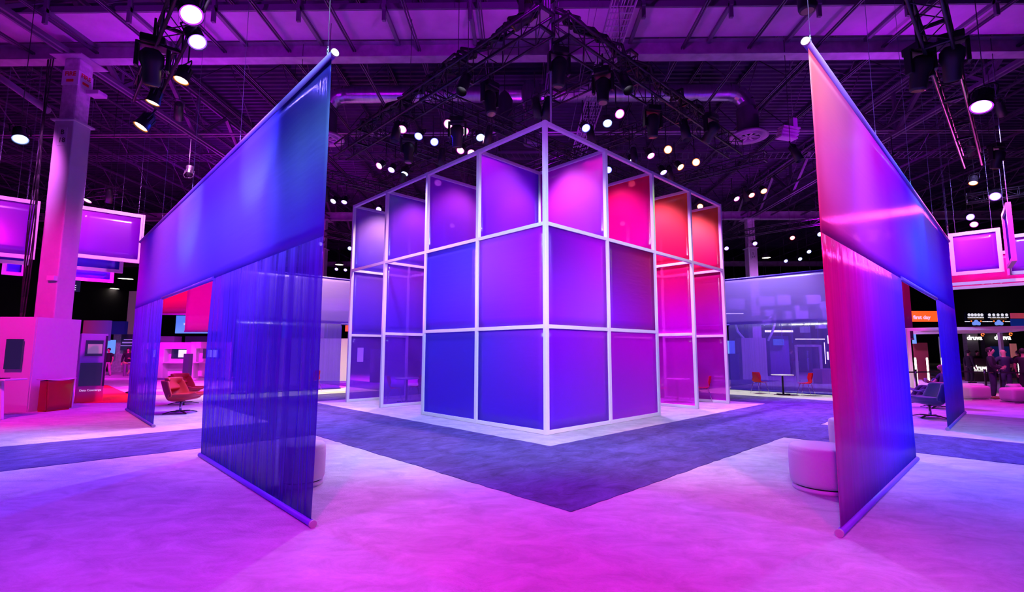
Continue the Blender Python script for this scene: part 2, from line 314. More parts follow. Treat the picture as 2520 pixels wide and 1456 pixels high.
# ducts and diffusers
M_DUCT = mat('galvanised_duct', (.55, .5, .62), .28, .9, noise=.12, nscale=2, stretch=(6, 1, 1))
M_DUCTD = mat('dark_duct', (.13, .10, .16), .5, .5)
def duct_run():
    t = thing('air_duct', 'round galvanised duct crossing under the roof and dropping to a round diffuser at each end', 'duct', (0, 8.6, 0))
    b = MB(); z = 11.75; x0, x1 = -7.5, 7.65
    b.tube((x0, 0, z), (x1, 0, z), .34, 20, cap=False)
    b.build('pipe', M_DUCT, t)
    for s, x in ((-1, x0), (1, x1)):
        e = MB()
        pts = [Vector((x+s*.7*math.sin(k*PI/8), 0, z-.7+.7*math.cos(k*PI/8))) for k in range(5)]
        for p, q in zip(pts, pts[1:]): e.tube(p, q, .34, 20, cap=False)
        e.build('elbow', M_DUCT, t)
    for s, x in ((-1, x0), (1, x1)):
        X = x+s*.7; d = MB(); d.tube((X, 0, z-.7), (X, 0, 10.1), .40, 20, cap=False); d.build('drop_pipe', M_DUCTD, t)
        f = MB(); f.lathe([(.34, 10.1), (.59, 10.06), (.70, 9.97), (.72, 9.9), (.57, 9.93), (.5, 10.04), (.46, 9.98), (.46, 9.88), (.41, 9.88), (.41, 10.04)], (X, 0, 0), 36)
        g = f.build('diffuser', M_PLATE, t)
        v = MB()
        for k in range(8):
            a = k*PI/4; v.beam((X+.05*math.cos(a), .05*math.sin(a), 9.93), (X+.41*math.cos(a), .41*math.sin(a), 9.93), .08, .015)
        v.build('vane', M_PLATE, g)
duct_run()
vd = thing('air_duct', 'vertical flexible duct hanging behind the front corner of the black lighting truss', 'duct', (-.1, 7.75, 0))
MB().lathe([(.30, 11.7), (.38, 11.4), (.38, 11.0), (.27, 10.5)]+[(.27+.012*(k % 2), 10.5-.045*k) for k in range(1, 24)], (0, 0, 0), 24).build('hose', M_DUCT, vd)
MB().lathe([(.26, 9.5), (.30, 9.4), (.30, 9.3)], (0, 0, 0), 24).build('collar', M_STEEL, vd)
hp = MB(); hp.lathe([(.012, 12.7), (.012, 11.2), (.16, 11.05), (.30, 10.8), (.31, 9.6), (.34, 9.5)], (-1.1, 7.3, 0), 24); tag(hp.build('hanging_drum', M_DUCTD), 'dark bullet-shaped drum hanging left of the vertical flexible duct', 'drum')

# cable trays
def tray_x(label, y, z, x0, x1, w=.6):
    b = MB()
    for s in (-w/2, w/2): b.beam((x0, s, z), (x1, s, z), .03, .10)
    n = int((x1-x0)/.28)
    for k in range(n): x = x0+k*.28; b.beam((x, -w/2, z-.03), (x+.22, w/2, z-.03), .02, .02)
    return tag(b.build('cable_tray', M_STEELD, loc=(0, y, 0)), label, 'cable tray')
tray_x('long cable tray crossing under the roof behind the lattice cube', 13.0, 11.0, -34, 34, .8)
for nm, yy, zz in (('pair of pale pipes crossing under the roof just in front of the long cable tray', 9.95, 10.78),):
    b = MB(); b.tube((-30, 0, zz), (30, 0, zz), .045, 8); b.tube((-30, .25, zz), (30, .25, zz), .03, 8); tag(b.build('pipe_run', M_STEEL, loc=(0, yy, 0)), nm, 'pipe')
def ladder():
    b = MB()
    for s in (-.30, .30): b.beam((s, -9, 10.2), (s, 12, 10.2), .03, .11)
    for k in range(84): b.beam((-.3, -9+k*.25, 10.18), (.3, -9+k*.25, 10.18), .025, .02)
    for k in range(6): b.beam((-.2+k*.08, -9, 10.22), (-.2+k*.08+.02*((k % 3)-1), 12, 10.22), .022, .022)
    return b
tag(ladder().build('cable_tray', M_STEEL, loc=(2.03, 0, 0)), 'ladder cable tray full of cables running away overhead above the lattice cube', 'cable tray')

# ================================================================ the white lattice cube
W, H, ZM, ZU, T = 2.149, 6.486, 2.141, 4.27, .09
cube = thing('lattice_pavilion', 'tall open cube of white square tubing with blue, violet, magenta and orange fabric panels', 'pavilion', AB(0, 0), PI/4)
post0 = MB().box((0, 0, H/2), (T, T, H)).build('post', M_WHITE, cube, bevel=.006)
def post(x, y): c = post0.copy(); C.objects.link(c); c.location = (x, y, 0)
for k in range(5):
    if k: post(0, k*W); post(k*W, 0)
for k in range(1, 5):
    post(W, k*W)
    if k > 1: post(k*W, W)
rail0 = MB().box((W/2, 0, 0), (W-T, T*.9, T*.9)).build('rail', M_WHITE, cube, bevel=.005); rail0.location = (0, 0, H-T/2)
def rail(x, y, z, r): c = rail0.copy(); C.objects.link(c); c.location = (x, y, z); c.rotation_euler.z = r
LV = (T/2, ZM, ZU, H-T/2)
for k in range(4):
    for i, z in enumerate(LV):
        if i in (2, 3) or k < 2:
            if not (k == 0 and i == 3): rail(k*W, 0, z, 0)
            rail(0, k*W, z, PI/2)
for k in range(1, 5):
    for z in LV: rail(0, k*W, z, 0); rail(k*W, 0, z, PI/2)
for k in range(1, 4):
    rail(W, k*W, LV[3], PI/2); rail(k*W, W, LV[3], 0); rail(W, k*W, LV[2], PI/2); rail(k*W, W, LV[2], 0)
pw = W-T
def panel(x, y, r, row, cols, alpha, **kw):
    z0 = LV[row]+T*.45; z1 = LV[row+1]-T*.45; h = z1-z0
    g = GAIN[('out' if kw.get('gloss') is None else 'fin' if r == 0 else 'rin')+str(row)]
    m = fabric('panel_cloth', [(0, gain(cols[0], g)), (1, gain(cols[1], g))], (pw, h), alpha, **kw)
    b = MB(); b.grid(lambda u, v: (u*pw, 0, v*h), 10, 10)
    p = b.build('fabric_panel', m, cube, (x, y, z0), r, solid=.004)
    k = T/2; p.location.x += k*math.cos(r); p.location.y += k*math.sin(r)
def q(*c): return lin(c)
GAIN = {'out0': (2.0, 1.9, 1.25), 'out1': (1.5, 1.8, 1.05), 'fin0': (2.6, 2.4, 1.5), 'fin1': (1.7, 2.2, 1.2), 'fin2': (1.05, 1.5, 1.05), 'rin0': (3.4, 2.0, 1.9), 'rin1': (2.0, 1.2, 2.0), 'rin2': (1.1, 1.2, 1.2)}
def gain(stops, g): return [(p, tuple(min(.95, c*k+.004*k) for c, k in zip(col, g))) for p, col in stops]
def two(a, b): return [(0, q(*a)), (1, q(*b))]
# outer skin beside the front corner (x along the wall away from the corner)
OA = .93
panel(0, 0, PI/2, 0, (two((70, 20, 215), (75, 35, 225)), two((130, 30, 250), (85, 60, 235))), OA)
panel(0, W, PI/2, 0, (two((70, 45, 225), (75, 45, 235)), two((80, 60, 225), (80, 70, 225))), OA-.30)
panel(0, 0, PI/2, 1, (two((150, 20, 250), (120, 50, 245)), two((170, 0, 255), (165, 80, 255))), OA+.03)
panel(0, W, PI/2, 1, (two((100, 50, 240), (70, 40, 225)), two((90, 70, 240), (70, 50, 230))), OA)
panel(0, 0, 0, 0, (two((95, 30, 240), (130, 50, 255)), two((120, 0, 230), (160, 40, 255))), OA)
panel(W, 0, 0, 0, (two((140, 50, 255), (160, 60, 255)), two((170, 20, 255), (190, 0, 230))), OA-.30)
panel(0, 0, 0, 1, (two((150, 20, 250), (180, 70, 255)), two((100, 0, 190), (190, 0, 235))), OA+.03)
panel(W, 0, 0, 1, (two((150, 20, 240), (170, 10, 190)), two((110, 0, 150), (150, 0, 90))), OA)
# fins: one bay deep behind every post
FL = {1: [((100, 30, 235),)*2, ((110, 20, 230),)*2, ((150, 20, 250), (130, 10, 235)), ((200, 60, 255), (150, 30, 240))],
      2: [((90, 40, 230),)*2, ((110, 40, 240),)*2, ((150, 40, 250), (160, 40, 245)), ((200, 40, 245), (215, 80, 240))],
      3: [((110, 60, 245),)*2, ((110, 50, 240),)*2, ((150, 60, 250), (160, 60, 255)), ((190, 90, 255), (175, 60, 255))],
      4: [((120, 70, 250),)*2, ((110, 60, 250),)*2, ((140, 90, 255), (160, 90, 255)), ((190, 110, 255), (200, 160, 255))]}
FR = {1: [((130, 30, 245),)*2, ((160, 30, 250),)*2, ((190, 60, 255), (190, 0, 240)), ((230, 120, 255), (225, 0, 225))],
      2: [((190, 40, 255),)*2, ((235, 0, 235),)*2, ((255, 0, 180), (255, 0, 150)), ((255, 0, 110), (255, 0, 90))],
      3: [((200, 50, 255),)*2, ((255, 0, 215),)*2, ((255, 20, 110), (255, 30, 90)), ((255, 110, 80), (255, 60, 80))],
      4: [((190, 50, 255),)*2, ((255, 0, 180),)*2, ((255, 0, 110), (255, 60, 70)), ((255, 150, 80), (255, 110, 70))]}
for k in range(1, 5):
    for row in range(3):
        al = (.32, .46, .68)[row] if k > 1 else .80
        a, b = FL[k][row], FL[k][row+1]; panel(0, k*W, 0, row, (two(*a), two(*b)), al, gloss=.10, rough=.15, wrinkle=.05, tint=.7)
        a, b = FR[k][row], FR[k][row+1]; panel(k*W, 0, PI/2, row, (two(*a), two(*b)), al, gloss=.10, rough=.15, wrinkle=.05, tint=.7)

# ================================================================ hanging portal banners
M_TUBE = mat('banner_sleeve', (.42, .36, .7), .5); M_CAPW = mat('white_end_cap', (.5, .48, .55), .4); M_WIRE = mat('steel_wire', (.3, .3, .5), .4, .6)
def boost(rows, g): return [(h, gain(st, g)) for h, st in rows]
def banner(at, rz, lab, rowsU, rowsL, tubecol, L=12.45, legs=((0, 4.2), (8.35, 12.45)), ZT=4.68, ZO=2.79, aU=.90, aL=.58, streak=.28, amp=.012, wires=5, sscale=11):
    t = thing('portal_banner', lab, 'banner', at, rz); R = .033
    mU = fabric('banner_cloth', rowsU, (L, ZT), aU, gloss=.05, rough=.18, wrinkle=.12, thread=.5, tint=.5, translucent=.35); mL = fabric('banner_cloth', rowsL, (L, ZT), aL, gloss=.12, rough=.25, streak=streak, sscale=sscale, tint=.5, translucent=.4)
    rnd = random.Random(5); ph = [(rnd.uniform(2, 22), rnd.uniform(0, 6.3), rnd.uniform(.3, 1)) for _ in range(9)]
    def pl(x): return sum(w*math.sin(f*x+p) for f, p, w in ph)/3
    b = MB(); b.grid(lambda u, v: (u*L, amp*.6*pl(u*L*.6)*math.sin(PI*v), ZO+.0+v*(ZT-ZO)), 160, 12); b.build('upper_cloth', mU, t, solid=.003)
    mt = mat(tubecol[0], tubecol[1], .45)
    for x0, x1 in legs:
        b = MB(); b.grid(lambda u, v: (x0+u*(x1-x0), amp*2.2*pl((x0+u*(x1-x0))*1.6)*math.sin(PI*v) if 0 < v < 1 else 0, R+v*(ZO-R)), 150, 10)
        b.build('leg_cloth', mL, t, solid=.003)
        e = MB().tube((x0-.03, 0, R), (x1+.03, 0, R), R, 16).build('bottom_tube', mt, t)
        for x, s in ((x0-.03, -1), (x1+.03, 1)): MB().tube((x, 0, R), (x+s*.03, 0, R), R*1.06, 20).build('end_cap', M_CAPW, e)
    e = MB().tube((-.06, 0, ZT+.03), (L+.06, 0, ZT+.03), .036, 16).build('top_tube', mt, t)
    for x, s in ((-.06, -1), (L+.06, 1)): MB().tube((x, 0, ZT+.03), (x+s*.03, 0, ZT+.03), .040, 20).build('end_cap', M_CAPW, e)
    if len(legs) == 2: MB().tube((legs[0][1]-.05, 0, ZO), (legs[1][0]+.05, 0, ZO), .033, 14).build('header_tube', mt, t)
    for k in range(wires):
        x = .1+(L-.2)*k/(wires-1); w = MB(); w.tube((x, 0, ZT+.18), (x, 0, 10.6), .0035, 5); w.path([Vector((x+.018*math.cos(a*PI/4), 0, ZT+.13+.05*math.sin(a*PI/4))) for a in range(9)], .005, 5)
        w.tube((x, 0, ZT+.03), (x, 0, ZT+.09), .008, 6); w.build('hanging_wire', M_WIRE, t)
    return t
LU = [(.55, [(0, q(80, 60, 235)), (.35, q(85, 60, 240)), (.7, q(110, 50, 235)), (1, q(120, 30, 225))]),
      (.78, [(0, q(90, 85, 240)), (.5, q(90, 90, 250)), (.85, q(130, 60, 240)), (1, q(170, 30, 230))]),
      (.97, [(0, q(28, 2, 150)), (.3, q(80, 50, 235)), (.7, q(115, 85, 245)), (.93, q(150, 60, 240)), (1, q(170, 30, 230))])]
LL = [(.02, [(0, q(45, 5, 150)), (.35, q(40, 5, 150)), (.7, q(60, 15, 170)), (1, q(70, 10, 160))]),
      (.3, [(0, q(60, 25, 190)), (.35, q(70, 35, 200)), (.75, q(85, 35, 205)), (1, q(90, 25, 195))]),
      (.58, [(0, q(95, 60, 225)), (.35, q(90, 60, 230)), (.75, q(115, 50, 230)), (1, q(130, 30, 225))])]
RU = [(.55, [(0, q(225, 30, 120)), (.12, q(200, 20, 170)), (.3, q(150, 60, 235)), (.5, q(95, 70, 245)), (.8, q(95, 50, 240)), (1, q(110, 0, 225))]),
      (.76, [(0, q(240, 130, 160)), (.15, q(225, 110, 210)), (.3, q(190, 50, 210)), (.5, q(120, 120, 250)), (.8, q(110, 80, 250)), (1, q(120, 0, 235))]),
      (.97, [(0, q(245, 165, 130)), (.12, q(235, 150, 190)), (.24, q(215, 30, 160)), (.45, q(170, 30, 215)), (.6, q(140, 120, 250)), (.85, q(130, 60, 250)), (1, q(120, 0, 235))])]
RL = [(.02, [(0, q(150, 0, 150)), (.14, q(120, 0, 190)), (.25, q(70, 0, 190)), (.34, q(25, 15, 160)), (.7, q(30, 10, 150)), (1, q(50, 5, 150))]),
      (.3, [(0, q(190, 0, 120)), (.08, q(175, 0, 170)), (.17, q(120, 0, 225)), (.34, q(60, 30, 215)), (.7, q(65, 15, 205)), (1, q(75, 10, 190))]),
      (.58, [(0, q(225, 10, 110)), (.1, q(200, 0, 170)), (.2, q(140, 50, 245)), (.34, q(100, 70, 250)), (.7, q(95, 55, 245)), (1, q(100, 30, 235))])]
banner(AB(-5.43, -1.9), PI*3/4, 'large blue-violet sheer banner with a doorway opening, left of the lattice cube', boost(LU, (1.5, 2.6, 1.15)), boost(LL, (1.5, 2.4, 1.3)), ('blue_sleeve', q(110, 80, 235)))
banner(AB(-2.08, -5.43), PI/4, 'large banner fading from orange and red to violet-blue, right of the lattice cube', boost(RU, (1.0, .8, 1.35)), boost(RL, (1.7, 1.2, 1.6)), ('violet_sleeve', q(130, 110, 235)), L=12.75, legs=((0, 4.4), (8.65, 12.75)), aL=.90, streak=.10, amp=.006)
BU = [(.55, [(0, q(140, 110, 245)), (1, q(120, 90, 245))]), (1, [(0, q(160, 130, 250)), (1, q(150, 100, 250))])]
BL_ = [(0, [(0, q(120, 80, 240)), (1, q(110, 70, 240))]), (.55, [(0, q(130, 110, 250)), (1, q(120, 90, 250))])]
bk = dict(L=12.45, legs=((0, 4.2), (8.3, 12.45)), ZT=4.75, ZO=2.79, aU=.60, aL=.36, streak=.05, amp=.006)
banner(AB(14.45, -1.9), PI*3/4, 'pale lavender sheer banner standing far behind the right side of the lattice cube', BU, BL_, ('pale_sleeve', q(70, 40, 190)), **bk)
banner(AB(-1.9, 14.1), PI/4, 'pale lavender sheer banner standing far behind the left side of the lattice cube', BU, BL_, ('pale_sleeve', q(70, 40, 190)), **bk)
# ================================================================ lighting rig
def truss(name_lab, p, q, w=.34, bays=None, up=True):
    p, q = Vector(p), Vector(q); L = (q-p).length; rz = math.atan2(q.y-p.y, q.x-p.x)
    t = thing('lighting_truss', name_lab, 'truss', p, rz, 'black box trusses of the lighting rig'); h = w/2; n = bays or max(2, round(L/.5))
    for y in (-h, h):
        for z in (0, w): MB().tube((0, y, z), (L, y, z), .026, 8).build('chord', M_TRUSS, t)
    b = MB()
    for k in range(n):
        x0, x1 = L*k/n, L*(k+1)/n
        for y in (-h, h): b.tube((x0, y, 0 if k % 2 else w), (x1, y, w if k % 2 else 0), .012, 5, cap=False)
        for z in (0, w): b.tube((x0, -h if k % 2 else h, z), (x1, h if k % 2 else -h, z), .010, 5, cap=False)
        for y in (-h, h): b.tube((x0, y, 0), (x0, y, w), .012, 5, cap=False)
        if k % 5 == 0: b.beam((x0, -h, 0), (x0, h, 0), .05, .05); b.beam((x0, -h, w), (x0, h, w), .05, .05)
    b.build('bracing', M_TRUSS, t)
    return t
def cable_pile(lab, p, q, r=.09):
    p, q = Vector(p), Vector(q); b = MB(); rr = random.Random(int(p.x*100)); n = 26
    for j in range(7):
        pts = [p.lerp(q, k/n) + Vector((rr.uniform(-r, r), rr.uniform(-r, r), rr.uniform(0, r*1.5))) for k in range(n+1)]; b.path(pts, .034, 6)
    return tag(b.build('cable_bundle', M_BLACK), lab, 'cable')
TZ = 7.8
tA = truss('front left arm of the square black truss over the lattice cube', AB(-.75, -.75, TZ), AB(-.75, 8.2, TZ), .42)
tB = truss('front right arm of the square black truss over the lattice cube', AB(-.35, -.75, TZ), AB(8.2, -.75, TZ), .42)
cable_pile('black cables heaped along the front left arm of the square truss', AB(-.75, -.6, TZ+.48), AB(-.75, 6.8, TZ+.48), .16)
cable_pile('black cables heaped along the front right arm of the square truss', AB(-.3, -.75, TZ+.48), AB(6.8, -.75, TZ+.48), .16)
for b_, s in ((3.85, 'nearest'), (7.2, 'middle'), (11.8, 'farthest')):
    truss('%s of the three trusses running right from the left arm over the cube' % s, AB(-.5, b_, 8.28), AB(12.2, b_, 8.28), .34)
for a_, s in ((2.75, 'nearest'), (6.3, 'middle'), (11.65, 'farthest')):
    truss('%s of the three trusses running left from the right arm over the cube' % s, AB(a_, -.5, 8.68), AB(a_, 12.2, 8.68), .34)
truss('black truss hanging high at the left of the picture above the left banner', AB(-6.2, -5, 6.55), AB(-6.2, 5.2, 6.55), .34)
truss('black truss hanging high at the right of the picture above the right banner', AB(-5, -6.1, 6.55), AB(10.2, -6.1, 6.55), .34)
truss('far black truss left of the cube behind the back left banner', AB(4, 20.2, 8.0), AB(12, 20.2, 8.0), .34)
truss('far black truss right of the cube behind the back right banner', AB(20.6, -1, 8.0), AB(20.6, 9, 8.0), .34)
truss('far black truss over the hanging frames at the right', G(2380, 500, 7.6), G(2600, 470, 7.6), .34)
truss('far black truss over the hanging frames at the left', G(-60, 520, 8.3), G(300, 480, 8.3), .34)
# the chain hoist and mast over the corner of the square truss
mast = thing('chain_hoist', 'black chain hoist hanging over the front corner of the square truss', 'hoist', AB(-.75, -.75, 0)); MB().lathe([(.001, 8.45), (.16, 8.45), (.18, 8.6), (.18, 8.85), (.1, 8.95), (.001, 8.95)], n=16).build('motor', M_BLACK, mast)
cb = MB(); [cb.tube((dx, 0, 8.25), (dx, 0, 11.0), .02, 6) for dx in (-.05, .0, .05)]; cb.build('chain', M_STEELD, mast)
for dx in (-.35, .33): MB().ball((dx, .1, 8.75), .17, 14, 9).build('cable_bag', M_BLACK, mast)
dp = MB().tube((0, 0, 6.5), (0, 0, 10.9), .022, 8); tag(dp.build('hanging_pole', M_STEEL, loc=AB(.25, .05, 0)), 'thin pale pole rising from the front corner of the lattice cube to the roof', 'pole')
for i, (x0, y0, x1, y1, z1) in enumerate(((1475, -10, 1400, 345, 6.7), (1455, -10, 1425, 200, 7.9))):
    b = MB().tube(G(x0, y0, 10.6), G(x1, y1, z1), .006, 5); tag(b.build('rope', M_STEEL), ('slack pale rope', 'taut pale rope')[i]+' slanting down from the roof right of the thin pole', 'rope')

LENS = {}
def lens_mats(col):
    if col not in LENS:
        c = COL[col]; w = tuple(.55+.45*x for x in c)
        LENS[col] = (mat('lens_glow_'+col, w, .3, emis=3.2, ecol=w), mat('lens_rim_'+col, c, .3, emis=1.3, ecol=c))
    return LENS[col]
PROTO = {}
def proto(col, kind):
    key = (col, kind)
    if key in PROTO: return PROTO[key]
    r = .115; core, rim = lens_mats(col); d = {}
    b = MB(); b.lathe([(r*1.04, -.02), (r*1.06, 0), (r*1.0, .05), (r*.9, .12), (r*.86, .22), (r*.5, .29), (.001, .30)], n=28)
    for k in range(10): a = k*PI/5; b.box((r*.88*math.cos(a), r*.88*math.sin(a), .17), (.012, .05, .12), a)
    d['housing'] = (b, M_BLACK)
    b = MB(); b.lathe([(.001, 0.0), (r*.86, 0.0)], n=28); d['lens'] = (b, core)
    b = MB(); b.lathe([(r*.86, -.001), (r*1.0, -.004), (r*1.02, .01)], n=28); d['lens_rim'] = (b, rim)
    b = MB(); b.path([(-r*1.2, 0, .12), (-r*1.25, 0, .30), (-r*.8, 0, .38), (r*.8, 0, .38), (r*1.25, 0, .30), (r*1.2, 0, .12)], .012, 6); d['yoke'] = (b, M_TRUSS)
    PROTO[key] = {k: v[0].build(k, v[1]).data for k, v in d.items()}
    for k in list(bpy.data.objects):
        if k.parent is None and k.name.split('.')[0] in ('housing', 'lens', 'lens_rim', 'yoke'): bpy.data.objects.remove(k)
    return PROTO[key]
def lamp(px, py, z, col, to, key, label, group=None, cone=45, s=1.0, at=None, blend=.7, top=None, snoot=False):
    p = Vector(at) if at else G(px, py, z); to = Vector(to)
    t = thing('stage_lamp', label, 'stage light', p, 0, group); t.rotation_euler = (to-p).to_track_quat('-Z', 'Y').to_euler(); t.scale = (s, s, s)
    for k, me in proto(col, 'par').items():
        o = bpy.data.objects.new(k, me); C.objects.link(o); o.parent = t
    bpy.context.view_layer.update(); up = t.matrix_world.inverted(); zt = top or p.z+.9
    base = p+(p-to).normalized()*.36*s
    MB().tube(up @ base, up @ Vector((base.x, base.y, max(zt, base.z+.15))), (.014 if zt < 9.2 else .009)/s, 6).build('hanging_rod', M_TRUSS, t)
    if snoot: MB().lathe([(.118, .0), (.122, -.30), (.116, -.30), (.112, .0)], n=24).build('snoot', M_BLACK, t)  # short tube hiding the glowing lens of the added lamps
    if key:
        o = spot(None, None, key, cone, blend, .11, t)
        if o and snoot: o.location.z = -.31
    return t
def head(px, py, z, lab, tilt=0.0, yaw=0.0, s=1.0):
    """unlit moving head hanging from a truss"""
    p = G(px, py, z); t = thing('moving_head', lab, 'stage light', p, yaw, 'unlit moving heads'); t.scale = (s, s, s)
    MB().box((0, 0, .52), (.34, .30, .14)).build('base', M_BLACK, t, bevel=.02)
    MB().tube((0, 0, .58), (0, 0, .95 if px not in (1376, 2455, 1005, 1125) else (12.78-z)/s), .02 if px not in (1376, 2455, 1005, 1125) else .008, 8).build('hanging_rod', M_TRUSS, t)
    y = MB(); y.box((-.21, 0, .28), (.05, .12, .42)); y.box((.21, 0, .28), (.05, .12, .42)); y.box((0, 0, .46), (.46, .14, .05)); y.build('yoke', M_BLACK, t, bevel=.01)
    h = MB().lathe([(.001, -.30), (.11, -.30), (.125, -.26), (.13, -.05), (.17, .05), (.17, .18), (.10, .26), (.001, .27)], n=20).build('head', M_BLACK, t, (0, 0, .12)); h.rotation_euler = (tilt, 0, 0)
    MB().lathe([(.001, -.305), (.09, -.305)], n=16).build('lens', mat('dark_glass', (.05, .02, .05), .1, emis=.05, ecol=(1, .2, .1)), h)
    return t
ZL = 7.5
CN = {'magenta': 'magenta', 'pink': 'pink', 'violet': 'violet', 'blue': 'blue', 'ice': 'pale blue', 'lav': 'lavender', 'orange': 'orange', 'red': 'red', 'purple': 'purple'}
def row(pts, z, grp, descr, cone=62):
    nm = {2: ('left', 'right'), 3: ('leftmost', 'middle', 'rightmost')}[len(pts)]
    for i, (px, py, col, to, w) in enumerate(pts):
        lamp(px, py, z, col, to, w, nm[i]+' '+CN[col]+' lamp of the '+{2: 'two', 3: 'three'}[len(pts)]+' '+descr, grp, cone)
GL = 'lit lamps hanging over the lattice cube'
row([(990, 318, 'magenta', AB(-5, 1, 1), 'L_mag'), (1030, 335, 'blue', AB(-5, 1, 0), 'L_blue'), (1069, 349, 'blue', AB(-4, -4, 0), 'L_blue')], ZL, GL, 'in the upper left row', 75)
row([(1103, 305, 'pink', AB(-5, 0, 3), 'L_mag'), (1143, 323, 'magenta', AB(-3, -3, 0), 'L_mag'), (1182, 338, 'ice', AB(-1, -2, 0), 'isl')], ZL, GL, 'in the upper row nearest the left arm', 80)
row([(933, 408, 'magenta', AB(-6, 6, 2), 'C_mag'), (963, 418, 'violet', AB(-4, 5, 0), 'C_vio'), (996, 427, 'ice', AB(-2, 6, 0), 'C_vio')], ZL, GL, 'low down beyond the left arm', 75)
row([(1133, 370, 'magenta', AB(-4, 2, 1), 0), (1160, 377, 'pink', AB(-2, 1, 4), 0)], ZL, GL, 'just above the left top rail of the cube')
row([(820, 495, 'lav', AB(-5, 9, 0), 'E_lav'), (847, 497, 'violet', AB(-2, 9, 0), 'E_lav')], ZL, GL, 'between the left banner and the cube', 80)
row([(1442, 315, 'blue', AB(-1, -5, 0), 'R_blue'), (1495, 303, 'ice', AB(-1, -3, 0), 'isr'), (1525, 280, 'magenta', AB(-1, -5, 2), 'R_mag')], ZL, GL, 'in the upper row nearest the right arm', 80)
row([(1558, 395, 'violet', AB(3, -3, 0), 'R_vio'), (1602, 383, 'magenta', AB(4, -4, 0), 'R_mag'), (1644, 368, 'orange', AB(-1.5, -5.4, 3), 'R_org')], ZL, GL, 'in the upper right row', 62)
row([(1633, 424, 'violet', AB(6, -3, 0), 'R_vio'), (1675, 411, 'orange', AB(6, -4, 2), 0), (1713, 399, 'orange', AB(-1.2, -5.4, 3.4), 'R_org')], ZL, GL, 'just above the right top rail of the cube', 60)
row([(1813, 489, 'magenta', AB(9, -5, 0), 'I_mag'), (1850, 480, 'red', AB(8, -5, 0), 0), (1880, 470, 'orange', AB(7, -5, 0), 0)], ZL, GL, 'between the cube and the right banner', 75)
GF = 'small lit lamps far behind the cube'
for px, py, col, d in ((932, 515, 'violet', 'lone violet lamp peeping over the left end rail of the cube'), (1497, 418, 'blue', 'lone blue lamp half hidden behind the right face second post'), (1723, 508, 'orange', 'lone orange lamp peeping over the right end rail of the cube')):
    lamp(px, py, ZL, col, AB(-3, -3, 0) if px != 932 else AB(-4, 5, 0), 0, d, GF)
for px, py, z, col, d in ((789, 600, 8, 'violet', 'violet lamp beside the left banner edge above the distant column'), (861, 611, 8, 'ice', 'pale blue lamp left of the cube beside its far left post'), (828, 662, 8, 'violet', 'left of two small violet lamps above the back left banner'), (850, 664, 8, 'violet', 'right of two small violet lamps above the back left banner'),
                          (1788, 611, 8, 'violet', 'violet lamp right of the cube beside its far right post'), (1858, 599, 8, 'violet', 'violet lamp above the distant right column sleeve'), (1950, 585, 8, 'red', 'pinkish red lamp left of the right banner edge'), (2018, 576, 8, 'ice', 'pale blue lamp showing at the edge of the right banner'),
                          (1991, 619, 8.2, 'ice', 'tilted upper right pale blue lamp above the back right banner'), (1969, 637, 8.2, 'ice', 'middle pale blue lamp above the back right banner'), (1934, 642, 8.2, 'blue', 'lower left blue lamp above the back right banner'),
                          (1532, 550, 7.6, 'pink', 'lamp seen low through the red top fin of the cube'), (1555, 452, 7.6, 'magenta', 'lamp seen high through the red top fin of the cube'), (1470, 425, 7.6, 'lav', 'lamp seen through the lilac top fin right of the cube corner'),
                          (1078, 450, 7.6, 'magenta', 'lamp seen high through the top fin behind the second left post'), (1113, 555, 7.6, 'pink', 'lamp seen low through the top fin behind the second left post'), (911, 620, 7.6, 'lav', 'lamp seen through the far left top fin of the cube')):
    lamp(px, py, z, col, G(px, py, z)+Vector((-px/400+3, -9, -7)), 0, d, GF, 70, 1.15, top=12.78)
GT = 'lamps clamped to the left and right overhead trusses'
lamp(471, 36, 6.45, 'purple', AB(-5, -3, 0), 'T1', 'large violet lamp at the top left end of the left truss', GT, 75, 1.35, top=6.9)
lamp(486, 103, 6.45, 'violet', AB(-4.6, -2.5, 0), 'T2', 'violet lamp second down on the left truss, seen edge on', GT, 80, 1.15, top=6.9)
lamp(446, 197, 6.2, 'orange', AB(-7.5, 2.5, 0), 0, 'orange lamp right of the left truss pointing straight down', GT, 60)
lamp(376, 252, 6.3, 'orange', AB(-7.6, 5, 0), 0, 'orange lamp under the lower end of the left truss, almost edge on', GT, 60)
lamp(347, 311, 6.2, 'orange', AB(-9.5, 5.5, 0), 'T5', 'tilted orange lamp at the lowest end of the left truss', GT, 70, 1.2)
lamp(50, 342, 7.0, 'ice', G(30, 1080, 0), 'T6', 'pale blue lamp pointing down at the far left edge beside the column', GT, 70, 1.4, top=12.78)
lamp(215, 493, 8.2, 'magenta', G(120, 950, 0)+Vector((1, -5, 0)), 'T7', 'magenta lamp just above the hanging framed cloths right of the left column', GT, 80, 1.5, top=12.78)
lamp(2415, 262, 6.45, 'purple', AB(2.2, -5.6, 0), 'R1', 'large violet lamp hanging to the right of the right truss', GT, 85, 1.55, top=12.78)
lamp(2449, 483, 7.2, 'violet', G(2450, 1060, 0), 'R3', 'violet lamp above the edge-on framed cloth at the right', GT, 75, 1.4, top=12.78)
lamp(2388, 534, 7.6, 'violet', G(2420, 1000, 0)+Vector((-1, -6, 0)), 'R3', 'upper violet lamp of two just above the framed cloths at the right', GT, 60, 1.3, top=12.78)
lamp(2397, 552, 7.5, 'magenta', G(2420, 1000, 0), 'R4', 'lower magenta lamp of two just above the framed cloths at the right', GT, 75, 1.3, top=12.78)
lamp(2395, 450, 7.6, 'orange', G(2330, 1000, 0), 0, 'orange lamp seen edge on below the lower end of the right truss', GT, 60, 1.1, top=12.78)
